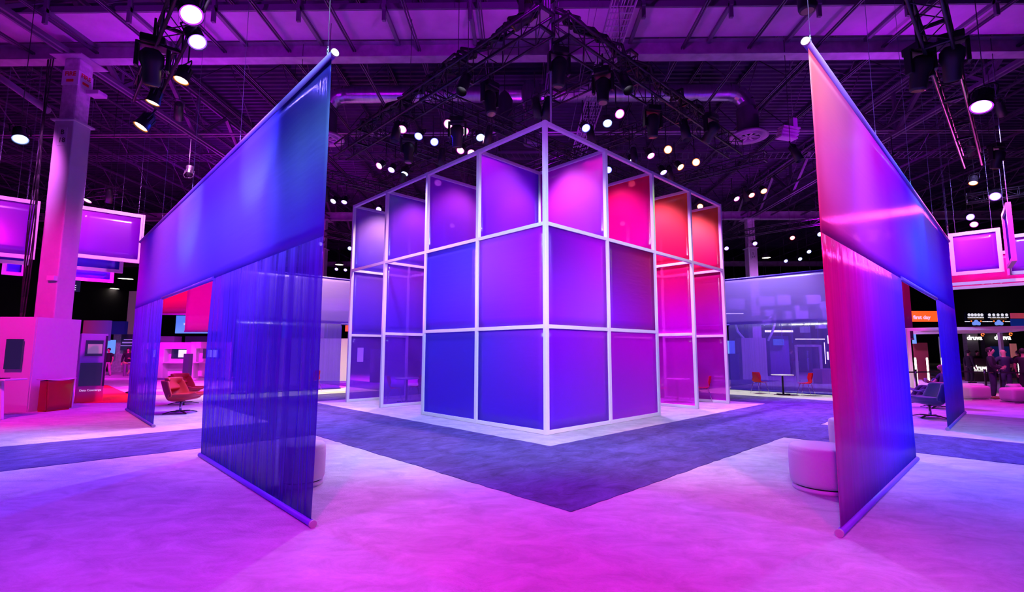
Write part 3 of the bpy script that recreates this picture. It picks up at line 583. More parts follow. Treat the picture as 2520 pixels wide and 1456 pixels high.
# fill lamps added over the cube, pointing down and away from the picture side
GI = 'added lamps aimed down at the cube cloths from behind the top rails'
OR = ('first', 'second', 'third', 'fourth')
for k in range(1, 5):
    lamp(0, 0, 0, 'violet', AB(W*.5, k*W, 2.2), 'fl%d' % k, 'added dark-backed lamp over the left side of the cube, %s bay from the corner' % OR[k-1], GI, 80, .9, at=AB(W*.5, k*W-1.25, 7.5), snoot=True)
    lamp(0, 0, 0, 'pink', AB(k*W, W*.5, 2.2), 'fr%d' % k, 'added dark-backed lamp over the right side of the cube, %s bay from the corner' % OR[k-1], GI, 80, .9, at=AB(k*W-1.25, W*.5, 7.5), snoot=True)
GO = 'extra unseen lamps out of the picture over and beside the camera'  # extra unseen lamps washing the floor, cube and banners
for key, col, at, to, cone, d in (('F1', 'magenta', (1.0, -11, 7.4), (.3, -5.9, 0), 42, 'unseen magenta lamp above and right of the camera'), ('F2', 'magenta', (-1.5, -12, 7), (-.5, -7.5, 0), 70, 'unseen magenta lamp above and behind the camera'),
        ('F3', 'violet', (-6, -9, 6.8), (-5, -6, 0), 85, 'unseen violet lamp left of the camera'), ('F4', 'violet', (6, -9, 6.8), (5, -6, 0), 85, 'unseen violet lamp right of the camera'), ('F5', 'blue', (9.5, -6, 6.8), (8.5, -1.5, 0), 85, 'unseen blue lamp far right of the camera'), ('F6', 'violet', (-10.5, -5, 6.8), (-9.5, -1.5, 0), 85, 'unseen violet lamp far left of the camera'),
        ('W1', 'ice', AB(-6.2, -3.5, 6.4), AB(0, 2.6, .8), 70, 'added pale blue fill lamp on the left truss above the camera, aimed at the cube'), ('W2', 'ice', AB(-3.5, -6.1, 6.4), AB(2.6, 0, .8), 70, 'added pale blue fill lamp on the right truss above the camera, aimed at the cube'),
        ('W3', 'lav', AB(-5.6, -5.6, 6.4), AB(0, 0, 3.0), 60, 'added unseen lavender lamp above the camera'),
        ('B1', 'blue', AB(-8.6, .5, 6.3), AB(-5.4, 1.8, 3.6), 70, 'added unseen blue lamp washing the near half of the left banner'), ('B2', 'violet', AB(-8.6, 6, 6.3), AB(-5.4, 6, 3.4), 85, 'added unseen violet lamp washing the far half of the left banner'), ('B3', 'lav', AB(.8, -8.6, 6.3), AB(1.6, -5.4, 3.6), 70, 'added unseen lavender lamp washing the near half of the right banner'), ('B4', 'lav', AB(6, -8.8, 6.3), AB(6, -5.4, 3.4), 85, 'added unseen lavender lamp washing the far half of the right banner'),
        ('B7', 'lav', AB(-8.4, -.6, 5.9), atA(640, 335, -5.43), 30, 'added narrow lavender lamp on the upper middle of the left banner'), ('B8', 'lav', AB(-8.8, 3.6, 6.2), atA(470, 500, -5.43), 34, 'added narrow lavender lamp on the far upper part of the left banner'), ('B6', 'lav', AB(-3.6, -8.2, 6.0), AB(-1.0, -5.4, 3.9), 36, 'added narrow lavender lamp on the near top of the right banner'), ('B5', 'orange', AB(-5.2, -8.2, 6.3), AB(-2, -5.4, 4.0), 50, 'unseen orange lamp washing the near top corner of the right banner')):
    lamp(0, 0, 0, col, to, key, d, GO, cone, 1.2, at=at)
GB = 'added wash lamps over the aisles and booths'  # fill lamps added to light aisles, booths, poufs and hung cloths
for key, col, at, to, cone, d in (('D2', 'blue', AB(-.9, 4.5, 7.45), AB(-2.2, 4.5, 0), 110, 'added blue lamp under the middle of the left arm pointing down'), ('D3', 'blue', AB(4.5, -.9, 7.45), AB(4.5, -2.2, 0), 110, 'added blue lamp under the middle of the right arm pointing down'),
        ('K1', 'lav', AB(12.3, .5, 7.8), AB(14.4, 1, 2.6), 90, 'added lavender lamp over the small table before the far right banner'), ('K2', 'lav', AB(.5, 12.1, 7.8), AB(1, 14.1, 2.6), 90, 'added lavender lamp over the far left banner'),
        ('K3', 'magenta', AB(7.7, 16.2, 7.8), AB(2.5, 19.5, 0), 110, 'added magenta lamp over the demo stations'), ('K4', 'magenta', (-17, 9, 7.8), (-20, 13, 0), 110, 'added magenta lamp over the walking people'), ('K5', 'magenta', (-11.0, -2.5, 7.0), (-14.6, 3.2, .9), 80, 'added magenta lamp aimed at the white booth wall'), ('K6', 'purple', (-9.5, 8, 8), (-13.6, 4, 1.6), 60, 'added purple lamp aimed at the side of the white booth wall'),
        ('K12', 'magenta', (-14.2, 1.2, 8.8), (-17.6, 6.2, 5.2), 70, 'added magenta fill lamp for the framed cloths at the left edge'), ('K13', 'lav', AB(-2.0, 6.6, 7.5), AB(-4.1, 6.6, 0), 62, 'added lavender lamp over the carpet edge in the left doorway'), ('K14', 'purple', AB(8.4, -2.4, 7.5), AB(8.6, -5.2, 0), 70, 'added purple lamp over the lounge chairs in the right doorway'), ('P1', 'lav', AB(1.3, -1.15, 7.4), AB(-.3, -4.7, 0), 48, 'added lavender lamp aimed at the large right pouf'), ('P2', 'lav', AB(-1.15, 1.3, 7.4), AB(-4.7, -.3, 0), 48, 'added lavender lamp aimed at the left pouf'), ('K11', 'magenta', AB(-2.2, 8.2, 7.4), AB(-4.8, 8.2, 0), 85, 'added magenta lamp over the coral lounge chairs'), ('K7', 'magenta', (13.5, 5, 8), (17, 9, .8), 80, 'added magenta lamp aimed at the pergola'), ('K8', 'magenta', (-10.5, 3.6, 8.6), (-13.6, 8.2, 5.2), 75, 'added magenta lamp aimed at the framed cloths at the left'), ('K9', 'lav', (14, 4.5, 9), (18.5, 8, 5), 80, 'added lavender lamp aimed at the framed cloths at the right'), ('K10', 'violet', (19, 16, 8.4), (16, 20, 0), 120, 'added violet lamp over the booths behind the far right banner')):
    lamp(0, 0, 0, col, to, key, d, GB, cone, 1.0, at=at, top=12.78 if key[0] in 'KP' else None, snoot=True)
for key, x, y in (('U1', -9, -5), ('U1', 0, -4), ('U1b', 8.5, -5), ('U2', -11, 5), ('U2', 0, 8.5), ('U2', 11, 5), ('U3', -15, 14), ('U3', 15, 14)):  # uplights added to brighten the underside of the roof
    lamp(0, 0, 0, 'purple', (x*1.02, y+1.2, 12), key, 'added uplight %s aimed at the roof' % {(-9, -5): 'left of the camera', (0, -4): 'above the aisle corner', (8.5, -5): 'right of the camera', (-11, 5): 'over the left lounge', (0, 8.5): 'over the middle of the cube', (11, 5): 'over the right lounge', (-15, 14): 'beyond the left column', (15, 14): 'beyond the right lounge'}[(x, y)], 'uplights added for the roof', 150, 1.0, at=(x, y, 7.4), blend=1)
# unlit heads
for px, py, z, tl, yw, d in ((1376, 190, 7.1, .2, .3, 'dark moving head under the right arm nearest the truss corner'), (1484, 235, 7.1, -.1, -.4, 'dark moving head under the right arm, second from the corner'), (1607, 320, 7.0, .1, .2, 'large dark moving head hanging at the middle of the right arm'), (1750, 335, 7.3, .7, .6, 'dark moving head tilted at the right end of the right arm'),
                             (1125, 345, 7.0, .25, 0, 'dark moving head with a pink edge between the left rows of lamps'), (1205, 265, 7.1, -.2, .8, 'dark moving head hanging under the left arm near the corner'), (1005, 385, 7.0, 0, .4, 'dark moving head above the three low left lamps'), (372, 180, 6.1, .3, .5, 'dark moving head left of the upper left truss'),
                             (2345, 170, 6.3, .5, -.6, 'dark moving head on the right of the upper right truss'), (2265, 195, 6.2, .2, .2, 'dark moving head hung under the middle of the upper right truss'), (2455, 400, 7.4, .3, .2, 'dark moving head at the far right above the lit violet lamp'), (1985, 0, 7.0, 0, 0, 'dark moving head cut by the top edge above the right banner'),
                             (1290, 55, 8.3, .9, 1.3, 'dark moving head lying on the truss corner')):
    head(px, py, z, d, tl, yw)
# ================================================================ furniture
def smoothstep(a, b, x): x = max(0, min(1, (x-a)/(b-a))); return x*x*(3-2*x)
def bucket(prof, wid, arm=.2, wing=.1, nu=22, nv=16):
    """one-piece shell swept along a side profile [(y, z)...]; y grows to the back"""
    k = len(prof)-1
    def at(u):
        i = min(k-1, int(u*k)); t = u*k-i; P = [Vector(prof[max(0, min(k, j))]) for j in (i-1, i, i+1, i+2)]
        return .5*((2*P[1])+(P[2]-P[0])*t+(2*P[0]-5*P[1]+4*P[2]-P[3])*t*t+(3*P[1]-P[0]-3*P[2]+P[3])*t**3)
    def wd(u): i = min(len(wid)-2, int(u*(len(wid)-1))); t = u*(len(wid)-1)-i; return wid[i]+(wid[i+1]-wid[i])*t
    def fn(u, v):
        p = at(u); s = v*2-1; back = smoothstep(.45, .75, u); e = abs(s)**3
        return (s*wd(u)*(1+.0*e), p[0]-wing*e*back*2, p[1]+arm*e*(1-back)*(.35+.65*smoothstep(0, .45, u)))
    b = MB(); b.grid(fn, nu, nv); return b
M_REDL = mat('coral_leather', (.62, .045, .035), .42, bump=.1, bscale=30); M_TEAL = mat('grey_green_leather', (.10, .17, .24), .45, bump=.1, bscale=30)
M_REDP = mat('clear_red_plastic', (.75, .01, .02), .12, alpha=.85); M_FELT = mat('pale_felt', (.88, .84, .9), .9, bump=.25, bscale=90)
M_TTOP = mat('white_table_top', (.85, .82, .88), .3); M_DARKM = mat('dark_metal', (.04, .035, .05), .35, .6)
def lounge(at, rz, lab, m=M_REDL):
    t = thing('lounge_chair', lab, 'chair', at, rz, 'swivel lounge chairs')
    bucket([(-.52, .50), (-.30, .40), (.0, .33), (.22, .36), (.36, .60), (.46, .86)], [.36, .40, .42, .44, .42, .34], .20, .16).build('shell', m, t, solid=.05, sub=1)
    s = MB().ball((0, -.08, .43), .36, 20, 10, 1, 1.05, .26).build('seat_cushion', m, t)
    b = bucket([(.20, .62), (.30, .78), (.36, .93)], [.30, .33, .30], 0, .10, 8, 12).build('head_cushion', m, t, solid=.08, sub=1) if m is M_REDL else None
    MB().lathe([(.12, .30), (.035, .28), (.03, .07), (.05, .04)], n=14).build('stem', M_CHROME, t)
    for k in range(4):
        a = k*PI/2+PI/4; c, s_ = math.cos(a), math.sin(a); g = MB(); g.beam((0, 0, .06), (.22*c, .22*s_, .055), .05, .03); g.beam((.22*c, .22*s_, .055), (.40*c, .40*s_, .012), .045, .02); g.build('foot', M_DARKM, t)
    return t
def cafe(at, rz, lab, m=M_REDP, grp='red moulded cafe chairs with chrome legs'):
    t = thing('cafe_chair', lab, 'chair', at, rz, grp)
    bucket([(-.22, .455), (-.05, .44), (.12, .45), (.19, .56), (.235, .72), (.26, .84)], [.20, .215, .21, .20, .19, .16], .035, .05).build('shell', m, t, solid=.012, sub=1)
    for sx in (-1, 1):
        for sy, yy in ((-1, -.15), (1, .13)): MB().path([(sx*.12, yy*.6, .435), (sx*.17, yy, .42), (sx*.235, yy+sy*.10, .01)], .0095, 8).build('leg', M_CHROME, t)
    MB().path([(-.17, -.15, .42), (.17, -.15, .42)], .008, 6).build('cross_bar', M_CHROME, t)
    return t
def arm(at, rz, lab):
    t = thing('armchair', lab, 'chair', at, rz, 'pale tub armchairs inside the cube')
    bucket([(-.27, .46), (-.08, .44), (.14, .44), (.24, .55), (.30, .70), (.33, .83)], [.29, .31, .32, .32, .31, .28], .24, .16).build('shell', M_FELT, t, solid=.04, sub=1)
    for sx in (-1, 1):
        for sy in (-1, 1): MB().tube((sx*.18, sy*.16, .42), (sx*.28, sy*.26, .01), .013, 8).build('leg', M_DARKM, t)
    return t
def table(at, lab, r=.40, h=.76):
    t = thing('round_table', lab, 'table', at, 0, 'round pedestal tables')
    MB().lathe([(.001, h-.03), (r-.02, h-.03), (r, h-.015), (r-.005, h), (.001, h)], n=40).build('table_top', M_TTOP, t)
    MB().tube((0, 0, .03), (0, 0, h-.03), .035, 14).build('stem', M_DARKM, t)
    g = MB()
    for k in range(4): a = k*PI/2+.3; g.beam((0, 0, .02), (.30*math.cos(a), .30*math.sin(a), .015), .055, .03)
    g.build('cross_foot', M_DARKM, t); return t
def ottoman(at, lab, r=.27, h=.50):
    t = thing('pouf', lab, 'pouf', at, 0, 'round felt poufs')
    MB().lathe([(.001, .065), (r*.93, .065), (r*.985, .10), (r, .20), (r, h-.11), (r*.995, h-.075), (r*.985, h-.07), (r*.99, h-.06), (r*.965, h-.02), (r*.88, h-.002), (.001, h)], n=56).build('cushion', M_FELT, t)
    MB().lathe([(.001, 0), (r*.93, 0), (r*.94, .03), (r*.90, .045), (.001, .045)], n=48).build('base_ring', M_WHITE, t)
    MB().lathe([(r*.84, .045), (r*.84, .066)], n=40).build('base_gap', M_BLACK, t)
    return t
ottoman(G(742, 1190), 'round pale pouf half hidden behind the lower right corner of the left banner', .27)
ottoman(G(2026, 1203), 'large round pale pouf left of the right banner foot, nearest the camera', .35, .52)
ottoman(G(2098, 1105), 'round pale pouf farther back, mostly hidden behind the right banner', .33, .5)
lounge(G(443, 1016), math.radians(97), 'coral leather lounge chair in front, seen through the left banner doorway')
lounge(G(430, 1004)+Vector((-.5, 1.1, 0)), math.radians(80), 'coral leather lounge chair behind the other one in the left banner doorway')
lounge(G(2290, 1027), math.radians(-110), 'grey-blue lounge chair nearest the camera in the right banner doorway', M_TEAL)
lounge(G(2318, 1010)+Vector((.45, .7, 0)), math.radians(-100), 'second lounge chair carrying the seated man, beside the right banner far leg', M_TEAL)
cafe(G(1870, 968), math.radians(115), 'red moulded chair left of the small table before the far right banner')
cafe(G(1985, 973), math.radians(-100), 'red moulded chair right of the small table before the far right banner')
cafe(G(1733, 988), math.radians(-105), 'red moulded chair in the last right bay of the cube')
cafe(G(770, 963), math.radians(-110), 'red moulded chair half hidden behind the left banner right edge')
cafe(G(970, 990), math.radians(100), 'moulded chair left of the table inside the left side of the cube')
cafe(G(1022, 985), math.radians(-95), 'moulded chair right of the table inside the left side of the cube')
cafe(G(1632, 990), math.radians(95), 'moulded chair left of the table inside the right side of the cube')
table(G(1928, 971), 'round white table between two red chairs before the far right banner')
table(G(1000, 988), 'round table seen through the cloth in the left side of the cube')
table(G(1668, 989), 'round table seen through the pink cloth in the right side of the cube')
arm(G(1132, 1003), math.radians(130), 'pale tub chair behind the blue lower panel left of the cube corner')
arm(G(1546, 1003), math.radians(-150), 'pale tub chair behind the violet lower panel right of the cube corner')

# ================================================================ people
M_SKIN = mat('skin', (.50, .24, .17), .55); M_SKIN2 = mat('fair_skin', (.62, .34, .26), .55); M_HAIR = mat('dark_hair', (.02, .013, .01), .7); M_SHOE = mat('dark_shoe', (.03, .025, .03), .5); M_PALE = mat('pale_shoe', (.6, .57, .6), .5)
BASE = dict(pelvis=(0, 0, .95), spine=(0, 0, 1.14), chest=(0, 0, 1.33), neck=(0, .01, 1.47), head0=(0, -.012, 1.575), head1=(0, -.012, 1.655), head2=(0, .0, 1.73), nose=(0, -.128, 1.635))
def joints(over=None, lean=0):
    J = {k: Vector(v) for k, v in BASE.items()}
    for s, sg in (('L', -1), ('R', 1)):
        J.update({k+s: Vector((sg*x, y, z)) for k, (x, y, z) in dict(clav=(.10, .0, 1.42), sho=(.185, .0, 1.40), elb=(.25, .03, 1.13), wri=(.25, -.06, .90), hand=(.25, -.09, .83), hip=(.09, 0, .90), knee=(.10, -.02, .50), ank=(.10, .03, .09), toe=(.12, -.13, .035)).items()})
    for k, v in (over or {}).items(): J[k] = Vector(v)
    return J
def skin(name, J, chains, rad, m, parent, sub=1):
    idx = {}; vs = []; es = []
    for ch in chains:
        for a in ch:
            if a not in idx: idx[a] = len(vs); vs.append(J[a])
        for a, b in zip(ch, ch[1:]): es.append((idx[a], idx[b]))
    me = bpy.data.meshes.new(name); me.from_pydata([tuple(v) for v in vs], es, []); o = bpy.data.objects.new(name, me); C.objects.link(o); o.parent = parent; me.materials.append(m)
    k = o.modifiers.new('skin', 'SKIN'); k.use_smooth_shade = True
    for a, i in idx.items(): r = rad[a] if a in rad else rad[a[:-1]]; me.skin_vertices[0].data[i].radius = r if isinstance(r, tuple) else (r, r); me.skin_vertices[0].data[i].use_root = (i == 0)
    k = o.modifiers.new('smooth', 'SUBSURF'); k.levels = sub; k.render_levels = sub
    dg = bpy.context.evaluated_depsgraph_get(); m2 = bpy.data.meshes.new_from_object(o.evaluated_get(dg)); o.modifiers.clear(); o.data = m2; m2.name = name
    for p in m2.polygons: p.use_smooth = True
    return o
def person(at, rz, lab, top, legs, over=None, hair=True, skinm=None, sleeves='short', s=1.0, shoe=None, extra=None):
    J = joints(over); t = thing('person', lab, 'person', at, rz); t.scale = (s, s, s); skinm = skinm or M_SKIN
    ch = [['pelvis', 'spine', 'chest', 'neck', 'head0', 'head1', 'head2'], ['head1', 'nose']]
    R = dict(pelvis=(.095, .07), spine=(.105, .085), chest=(.14, .10), neck=.046, head0=(.066, .078), head1=(.104, .122), head2=(.080, .092), nose=.016, clav=.07, sho=.06, elb=.042, wri=.028, hand=(.035, .02), hip=.065, knee=.052, ank=.04, toe=.035, fin=.009, tip=.007)
    for sd in 'LR':
        w, h = J['wri'+sd], J['hand'+sd]; d = (h-w).normalized(); side = d.cross(Vector((0, 1, 0)) if abs(d.y) < .9 else Vector((0, 0, 1))).normalized()
        ch += [['chest', 'clav'+sd, 'sho'+sd, 'elb'+sd, 'wri'+sd, 'hand'+sd], ['pelvis', 'hip'+sd, 'knee'+sd, 'ank'+sd, 'toe'+sd]]
        for i in range(5):
            o = side*((i-1.5)*.02); ln = (.05, .06, .065, .055, .0)[i]
            if i == 4: J['fin4'+sd] = h-d*.01+side*-.045; J['tip4'+sd] = h+d*.03+side*-.06
            else: J['fin%d'%i+sd] = h+d*.035+o; J['tip%d'%i+sd] = h+d*(.035+ln)+o*1.15
            R['fin%d'%i] = .010; R['tip%d'%i] = .008; ch.append(['hand'+sd, 'fin%d'%i+sd, 'tip%d'%i+sd])
    skin('body', J, ch, R, skinm, t)
    J['hem'] = J['pelvis']-(J['spine']-J['pelvis']).normalized()*(.07 if over is None or 'pelvis' not in over else .01)
    cl = [['hem', 'pelvis', 'spine', 'chest', 'neckb']]; J['neckb'] = J['chest'].lerp(J['neck'], .6)
    for sd in 'LR':
        J['slv'+sd] = J['sho'+sd].lerp(J['elb'+sd], .65); cl.append(['chest', 'clav'+sd, 'sho'+sd] + (['slv'+sd] if sleeves == 'short' else ['elb'+sd, 'wri'+sd]))
    skin('jacket' if sleeves == 'long' else 'shirt', J, cl, dict(hem=(.175, .14), pelvis=(.165, .135), spine=(.155, .125), chest=(.17, .13), neckb=.075, clav=.095, sho=.085, slv=.07, elb=.062, wri=.048), top, t)
    J['waist'] = J['pelvis'].lerp(J['spine'], .3)
    tr = [['pelvis', 'waist']]+[['pelvis']+[k+sd for k in ('hip', 'knee', 'ank')] for sd in 'LR']
    skin('trousers', J, tr, dict(waist=(.14, .11), pelvis=(.15, .12), hip=.105, knee=.082, ank=.062), legs, t)
    for sd in 'LR':
        a, b = J['ank'+sd], J['toe'+sd]; d = (b-a); f = MB().ball((0, 0, 0), 1, 12, 8); o = f.build('shoe', shoe or M_SHOE, t, a.lerp(b, .5)+Vector((0, 0, -.005))); o.scale = (.05, .15, .045); o.rotation_euler.z = math.atan2(-d.x, d.y) if (abs(d.x)+abs(d.y)) > 1e-4 else 0
    h1 = J['head1']
    if hair: MB().ball((0, 0, 0), .098, 18, 12, .94, 1.06, .98).build('hair', M_HAIR, t, h1+Vector((0, .026, .022)))
    for sx in (-1, 1):
        MB().ball((0, 0, 0), .011, 8, 6).build('eye', M_INK, t, h1+Vector((sx*.032, -.088, .0))); MB().ball((0, 0, 0), .024, 8, 6, .4, .8, 1.2).build('ear', skinm, t, h1+Vector((sx*.086, .01, -.02)))
    MB().box((0, 0, 0), (.045, .01, .008)).build('mouth', mat('lip', (.35, .1, .1), .5), t, h1+Vector((0, -.085, -.075)))
    return t
M_NAVY = mat('navy_cloth', (.02, .022, .06), .8, bump=.2, bscale=14); M_JKT = mat('dark_jacket_cloth', (.018, .015, .028), .8, bump=.2, bscale=14); M_BLK = mat('black_cloth', (.012, .01, .015), .85); M_JEAN = mat('dark_jeans', (.03, .035, .08), .85, noise=.2, nscale=10); M_PINKT = mat('faded_pink_trousers', (.45, .22, .35), .85); M_GREYC = mat('grey_cloth', (.16, .14, .2), .85)
# seated man in the right doorway
seat_o = dict(pelvis=(0, .18, .52), spine=(0, .26, .70), chest=(0, .30, .88), neck=(0, .26, 1.03), head0=(0, .225, 1.12), head1=(0, .20, 1.20), head2=(0, .21, 1.275), nose=(0, .09, 1.17))
for sg, sd in ((-1, 'L'), (1, 'R')):
    seat_o.update({'clav'+sd: (sg*.10, .29, .97), 'sho'+sd: (sg*.19, .28, .95), 'elb'+sd: (sg*.27, .12, .72), 'wri'+sd: (sg*.16, -.12, .74), 'hand'+sd: (sg*.12, -.20, .77), 'hip'+sd: (sg*.09, .10, .52), 'knee'+sd: (sg*.13, -.36, .60), 'ank'+sd: (sg*.12, -.62, .22), 'toe'+sd: (sg*.12, -.78, .16)})
seat_at = G(2318, 1010)+Vector((.45, .7, 0))
person(seat_at+Vector((0, 0, .0)), math.radians(-100), 'bald seated man in dark T-shirt holding a cup in the right banner doorway', M_NAVY, M_JEAN, seat_o, hair=False, skinm=M_SKIN)
cp = MB().lathe([(.001, 0), (.030, 0), (.042, .115), (.044, .12), (.001, .122)], n=18); c = cp.build('paper_cup', mat('paper', (.7, .66, .72), .6), loc=seat_at+Vector((0, 0, 0))+Matrix.Rotation(math.radians(-100), 3, 'Z') @ Vector((.02, -.25, .74))); tag(c, 'white paper coffee cup held by the seated bald man', 'cup')
# standing men at the right booth
jo1 = dict(elbR=(.26, -.06, 1.14), wriR=(.14, -.26, 1.08), handR=(.08, -.31, 1.10), elbL=(-.27, -.04, 1.13), wriL=(-.16, -.24, 1.04), handL=(-.10, -.29, 1.05))
person(G(2448, 982), math.radians(40), 'man in a dark jacket standing with hands together beside the barrier posts', M_JKT, M_JEAN, jo1, hair=True, skinm=M_SKIN2, sleeves='long', s=1.02, shoe=mat('brown_shoe', (.25, .1, .05), .5))
jo2 = dict(elbR=(.42, .02, 1.14), wriR=(.24, -.06, .98), handR=(.17, -.06, .97), elbL=(-.27, -.10, 1.12), wriL=(-.15, -.30, 1.10), handL=(-.09, -.36, 1.12))
person(G(2484, 981)+Vector((.05, .1, 0)), math.radians(165), 'bald man in a navy T-shirt seen from behind, hand on hip', M_NAVY, M_JEAN, jo2, hair=False, skinm=M_SKIN2, s=1.0)
person(G(2530, 984), math.radians(110), 'person in black cut by the right edge of the picture', M_BLK, M_BLK, None, s=1.0)
person(Vector((atY(2508, 900, 15.0).x, 15.0, 0)), math.radians(180), 'dark haired person in black behind the bald man at the far booth', M_BLK, M_BLK, None, s=.97, sleeves='long')
person(Vector((atY(2408, 900, 19.0).x, 19.0, 0)), 0, 'person in black behind the counter with the glowing lettering', M_BLK, M_BLK, None, s=.97, sleeves='long')
person(Vector((atY(2386, 900, 16.5).x, 16.5, 0)), math.radians(90), 'dark figure half hidden by the far leg of the right banner', M_BLK, M_BLK, None, s=.98, sleeves='long')
# people at the left
walk = dict(kneeL=(-.10, -.12, .50), ankL=(-.10, -.04, .10), toeL=(-.12, -.20, .05), kneeR=(.10, .02, .50), ankR=(.11, .16, .12), toeR=(.12, .02, .035), elbL=(-.28, .0, 1.13), wriL=(-.30, -.10, .92), handL=(-.30, -.12, .85))
person(G(262, 928), math.radians(10), 'man in a black printed T-shirt and pink trousers walking toward the camera', M_BLK, M_PINKT, walk, s=1.0)
person(G(290, 926)+Vector((0, 1, 0)), math.radians(-20), 'reddish haired person in dark clothes behind the man in pink trousers', M_GREYC, M_BLK, None, s=.93)
person(G(310, 930), math.radians(30), 'person in a dark top holding a drink right of the man in pink trousers', M_BLK, M_GREYC, dict(elbR=(.26, -.08, 1.14), wriR=(.16, -.28, 1.12), handR=(.12, -.34, 1.15)), s=1.0, sleeves='long')
person(G(326, 968), math.radians(-70), 'person in dark trousers half hidden behind the left banner far leg', M_GREYC, M_NAVY, dict(elbL=(-.26, -.1, 1.14), wriL=(-.14, -.3, 1.14), handL=(-.08, -.35, 1.16)), s=1.0, sleeves='long')
person(Vector((atY(1948, 900, 24).x, 24, 0)), math.radians(60), 'dark figure seen dimly through the far right banner', M_BLK, M_BLK, jo1, s=1.0, sleeves='long')
person(Vector((atY(826, 900, 20).x, 20, 0)), math.radians(160), 'dark figure seen dimly through the far left banner', M_BLK, M_BLK, jo1, s=1.0, sleeves='long')

# ================================================================ booths, signs and screens around
def board(name, px0, py0, px1, py1, y, m, lab, cat, th=.06, to_floor=False, parent=None, group=None):
    a, b = atY(px0, py0, y), atY(px1, py1, y); z1 = a.z; z0 = 0 if to_floor else b.z; x0, x1 = a.x, b.x
    o = MB().box((0, th/2, (z1-z0)/2), (x1-x0, th, z1-z0)).build(name, m, parent, (((x0+x1)/2), y, z0))
    if lab: tag(o, lab, cat, group)
    return o
def grad(name, c0, c1, w, strength=0, axis=0):
    m, t = nt(name); N = t.nodes; L = t.links; o = N.new('ShaderNodeOutputMaterial'); p = N.new('ShaderNodeBsdfPrincipled'); L.new(p.outputs[0], o.inputs[0]); tc = N.new('ShaderNodeTexCoord'); sx = N.new('ShaderNodeSeparateXYZ'); L.new(tc.outputs['Object'], sx.inputs[0])
    k = N.new('ShaderNodeMapRange'); k.inputs[1].default_value = w[0]; k.inputs[2].default_value = w[1]; L.new(sx.outputs[axis], k.inputs[0]); r = ramp(N, [(0, c0), (.5, tuple((a+b)/2 for a, b in zip(c0, c1))), (1, c1)]); L.new(k.outputs[0], r.inputs[0]); L.new(r.outputs[0], p.inputs['Base Color'])
    if strength: L.new(r.outputs[0], p.inputs['Emission Color']); p.inputs['Emission Strength'].default_value = strength
    p.inputs['Roughness'].default_value = .5; return m
M_BOOTH = mat('white_booth_wall', (.80, .77, .82), .6); M_SCRW = mat('screen_white', (.8, .8, 1), .3, emis=1.1, ecol=(.75, .72, 1)); M_SCRD = mat('screen_dark', (.01, .01, .03), .2, emis=.15, ecol=(.08, .05, .35)); M_SCRB = mat('screen_blue', (.1, .2, .6), .3, emis=.9, ecol=(.12, .35, .9)); M_LEDW = mat('led_white', (1, .95, .85), .3, emis=6, ecol=(1, .9, .8)); M_TXT = mat('white_letters', (.8, .75, .9), .5, emis=.7, ecol=(.8, .7, 1)); M_DIMTXT = mat('dim_letters', (.5, .4, .8), .5, emis=.25, ecol=(.5, .35, 1)); M_BINR = mat('red_bin_plastic', (.36, .01, .02), .3)
# low white booth wall round the column
bw = thing('booth_wall', 'low white booth wall wrapped round the foot of the left column', 'booth wall', (-13.62, 3.33, 0))
MB().box((-4, -.14, 1.265), (8, .10, 2.53)).build('front_wall', M_BOOTH, bw, rz=.055)
MB().box((-.02, .50, 1.265), (.10, 1.30, 2.53)).build('side_wall', M_BOOTH, bw, rz=-.02)
wn = board('doorway_dark_sheet', 17, 834, 48, 908, 3.03, M_SCRD, None, None, .03); wn.rotation_euler.z = .055; wn.parent = bw; wn.location -= bw.location  # flat dark sheet on the wall, standing for a doorway's dark inside
# red bin
bn = thing('waste_bin', 'red waste bin with a dished white top against the white booth wall', 'bin', (-13.27, 3.56, 0), math.radians(84)); bn.scale = (1, .62, 1)
MB().grid(lambda u, v: ((u-.5)*(.62+.10*v), -.22-.05*math.sin(u*PI)*v-.02, .04+v*.80), 12, 6).build('front_panel', M_BINR, bn, solid=.02)
MB().prism([(-.36, -.23), (.36, -.23), (.30, .24), (-.30, .24)], .04, .82).build('body', M_BINR, bn)
MB().grid(lambda u, v: ((u-.5)*.78, -.30+v*.56, .86-.04*math.sin(u*PI)), 12, 6).build('lid', M_TTOP, bn, solid=.02)
MB().box((0, 0, .02), (.60, .44, .04)).build('plinth', mat('red_plinth', (.8, .05, .02), .4), bn)
# kiosk
kk = thing('information_kiosk', 'kiosk with dark screen and pink-red lettered foot beside the white booth wall', 'kiosk', G(193, 992)+Vector((.0, .35, 0)), math.radians(50))
MB().box((0, 0, 1.08), (.66, .28, 2.16)).build('body', grad('kiosk_print', (.9, .05, .12), (.35, .25, .75), (.1, .8), 0, 2), kk, bevel=.01)
MB().box((.0, -.15, 1.70), (.44, .02, .50)).build('screen', M_SCRD, kk); MB().box((.02, -.165, 1.68), (.36, .01, .30)).build('notice', mat('grey_notice', (.5, .5, .5), .6, emis=.15), kk); MB().box((.30, -.15, 1.3), (.05, .03, 1.6)).build('edge_strip', M_NAVY, kk); MB().box((-.03, -.15, .88), (.54, .02, .72)).build('niche', M_SCRD, kk)
text('Data Concierge', .084, M_TXT, kk, (0, -.147, .38), name='lettering')
rc = MB().prism([tuple(G(x, y).xy) for x, y in ((196, 992), (322, 990), (322, 972), (266, 948), (238, 946))], .001, .012); tag(rc.build('red_rug', mat('red_carpet', (.8, .03, .03), .95, noise=.2, nscale=8)), 'red carpet patch beside the information kiosk', 'carpet')
pf = MB().box((0, 0, .05), (14, 7, .10)); tag(pf.build('low_platform', M_BOOTH, loc=(-24.5, 21.0, 0)), 'low pale platform under the walking people at the far left', 'platform')
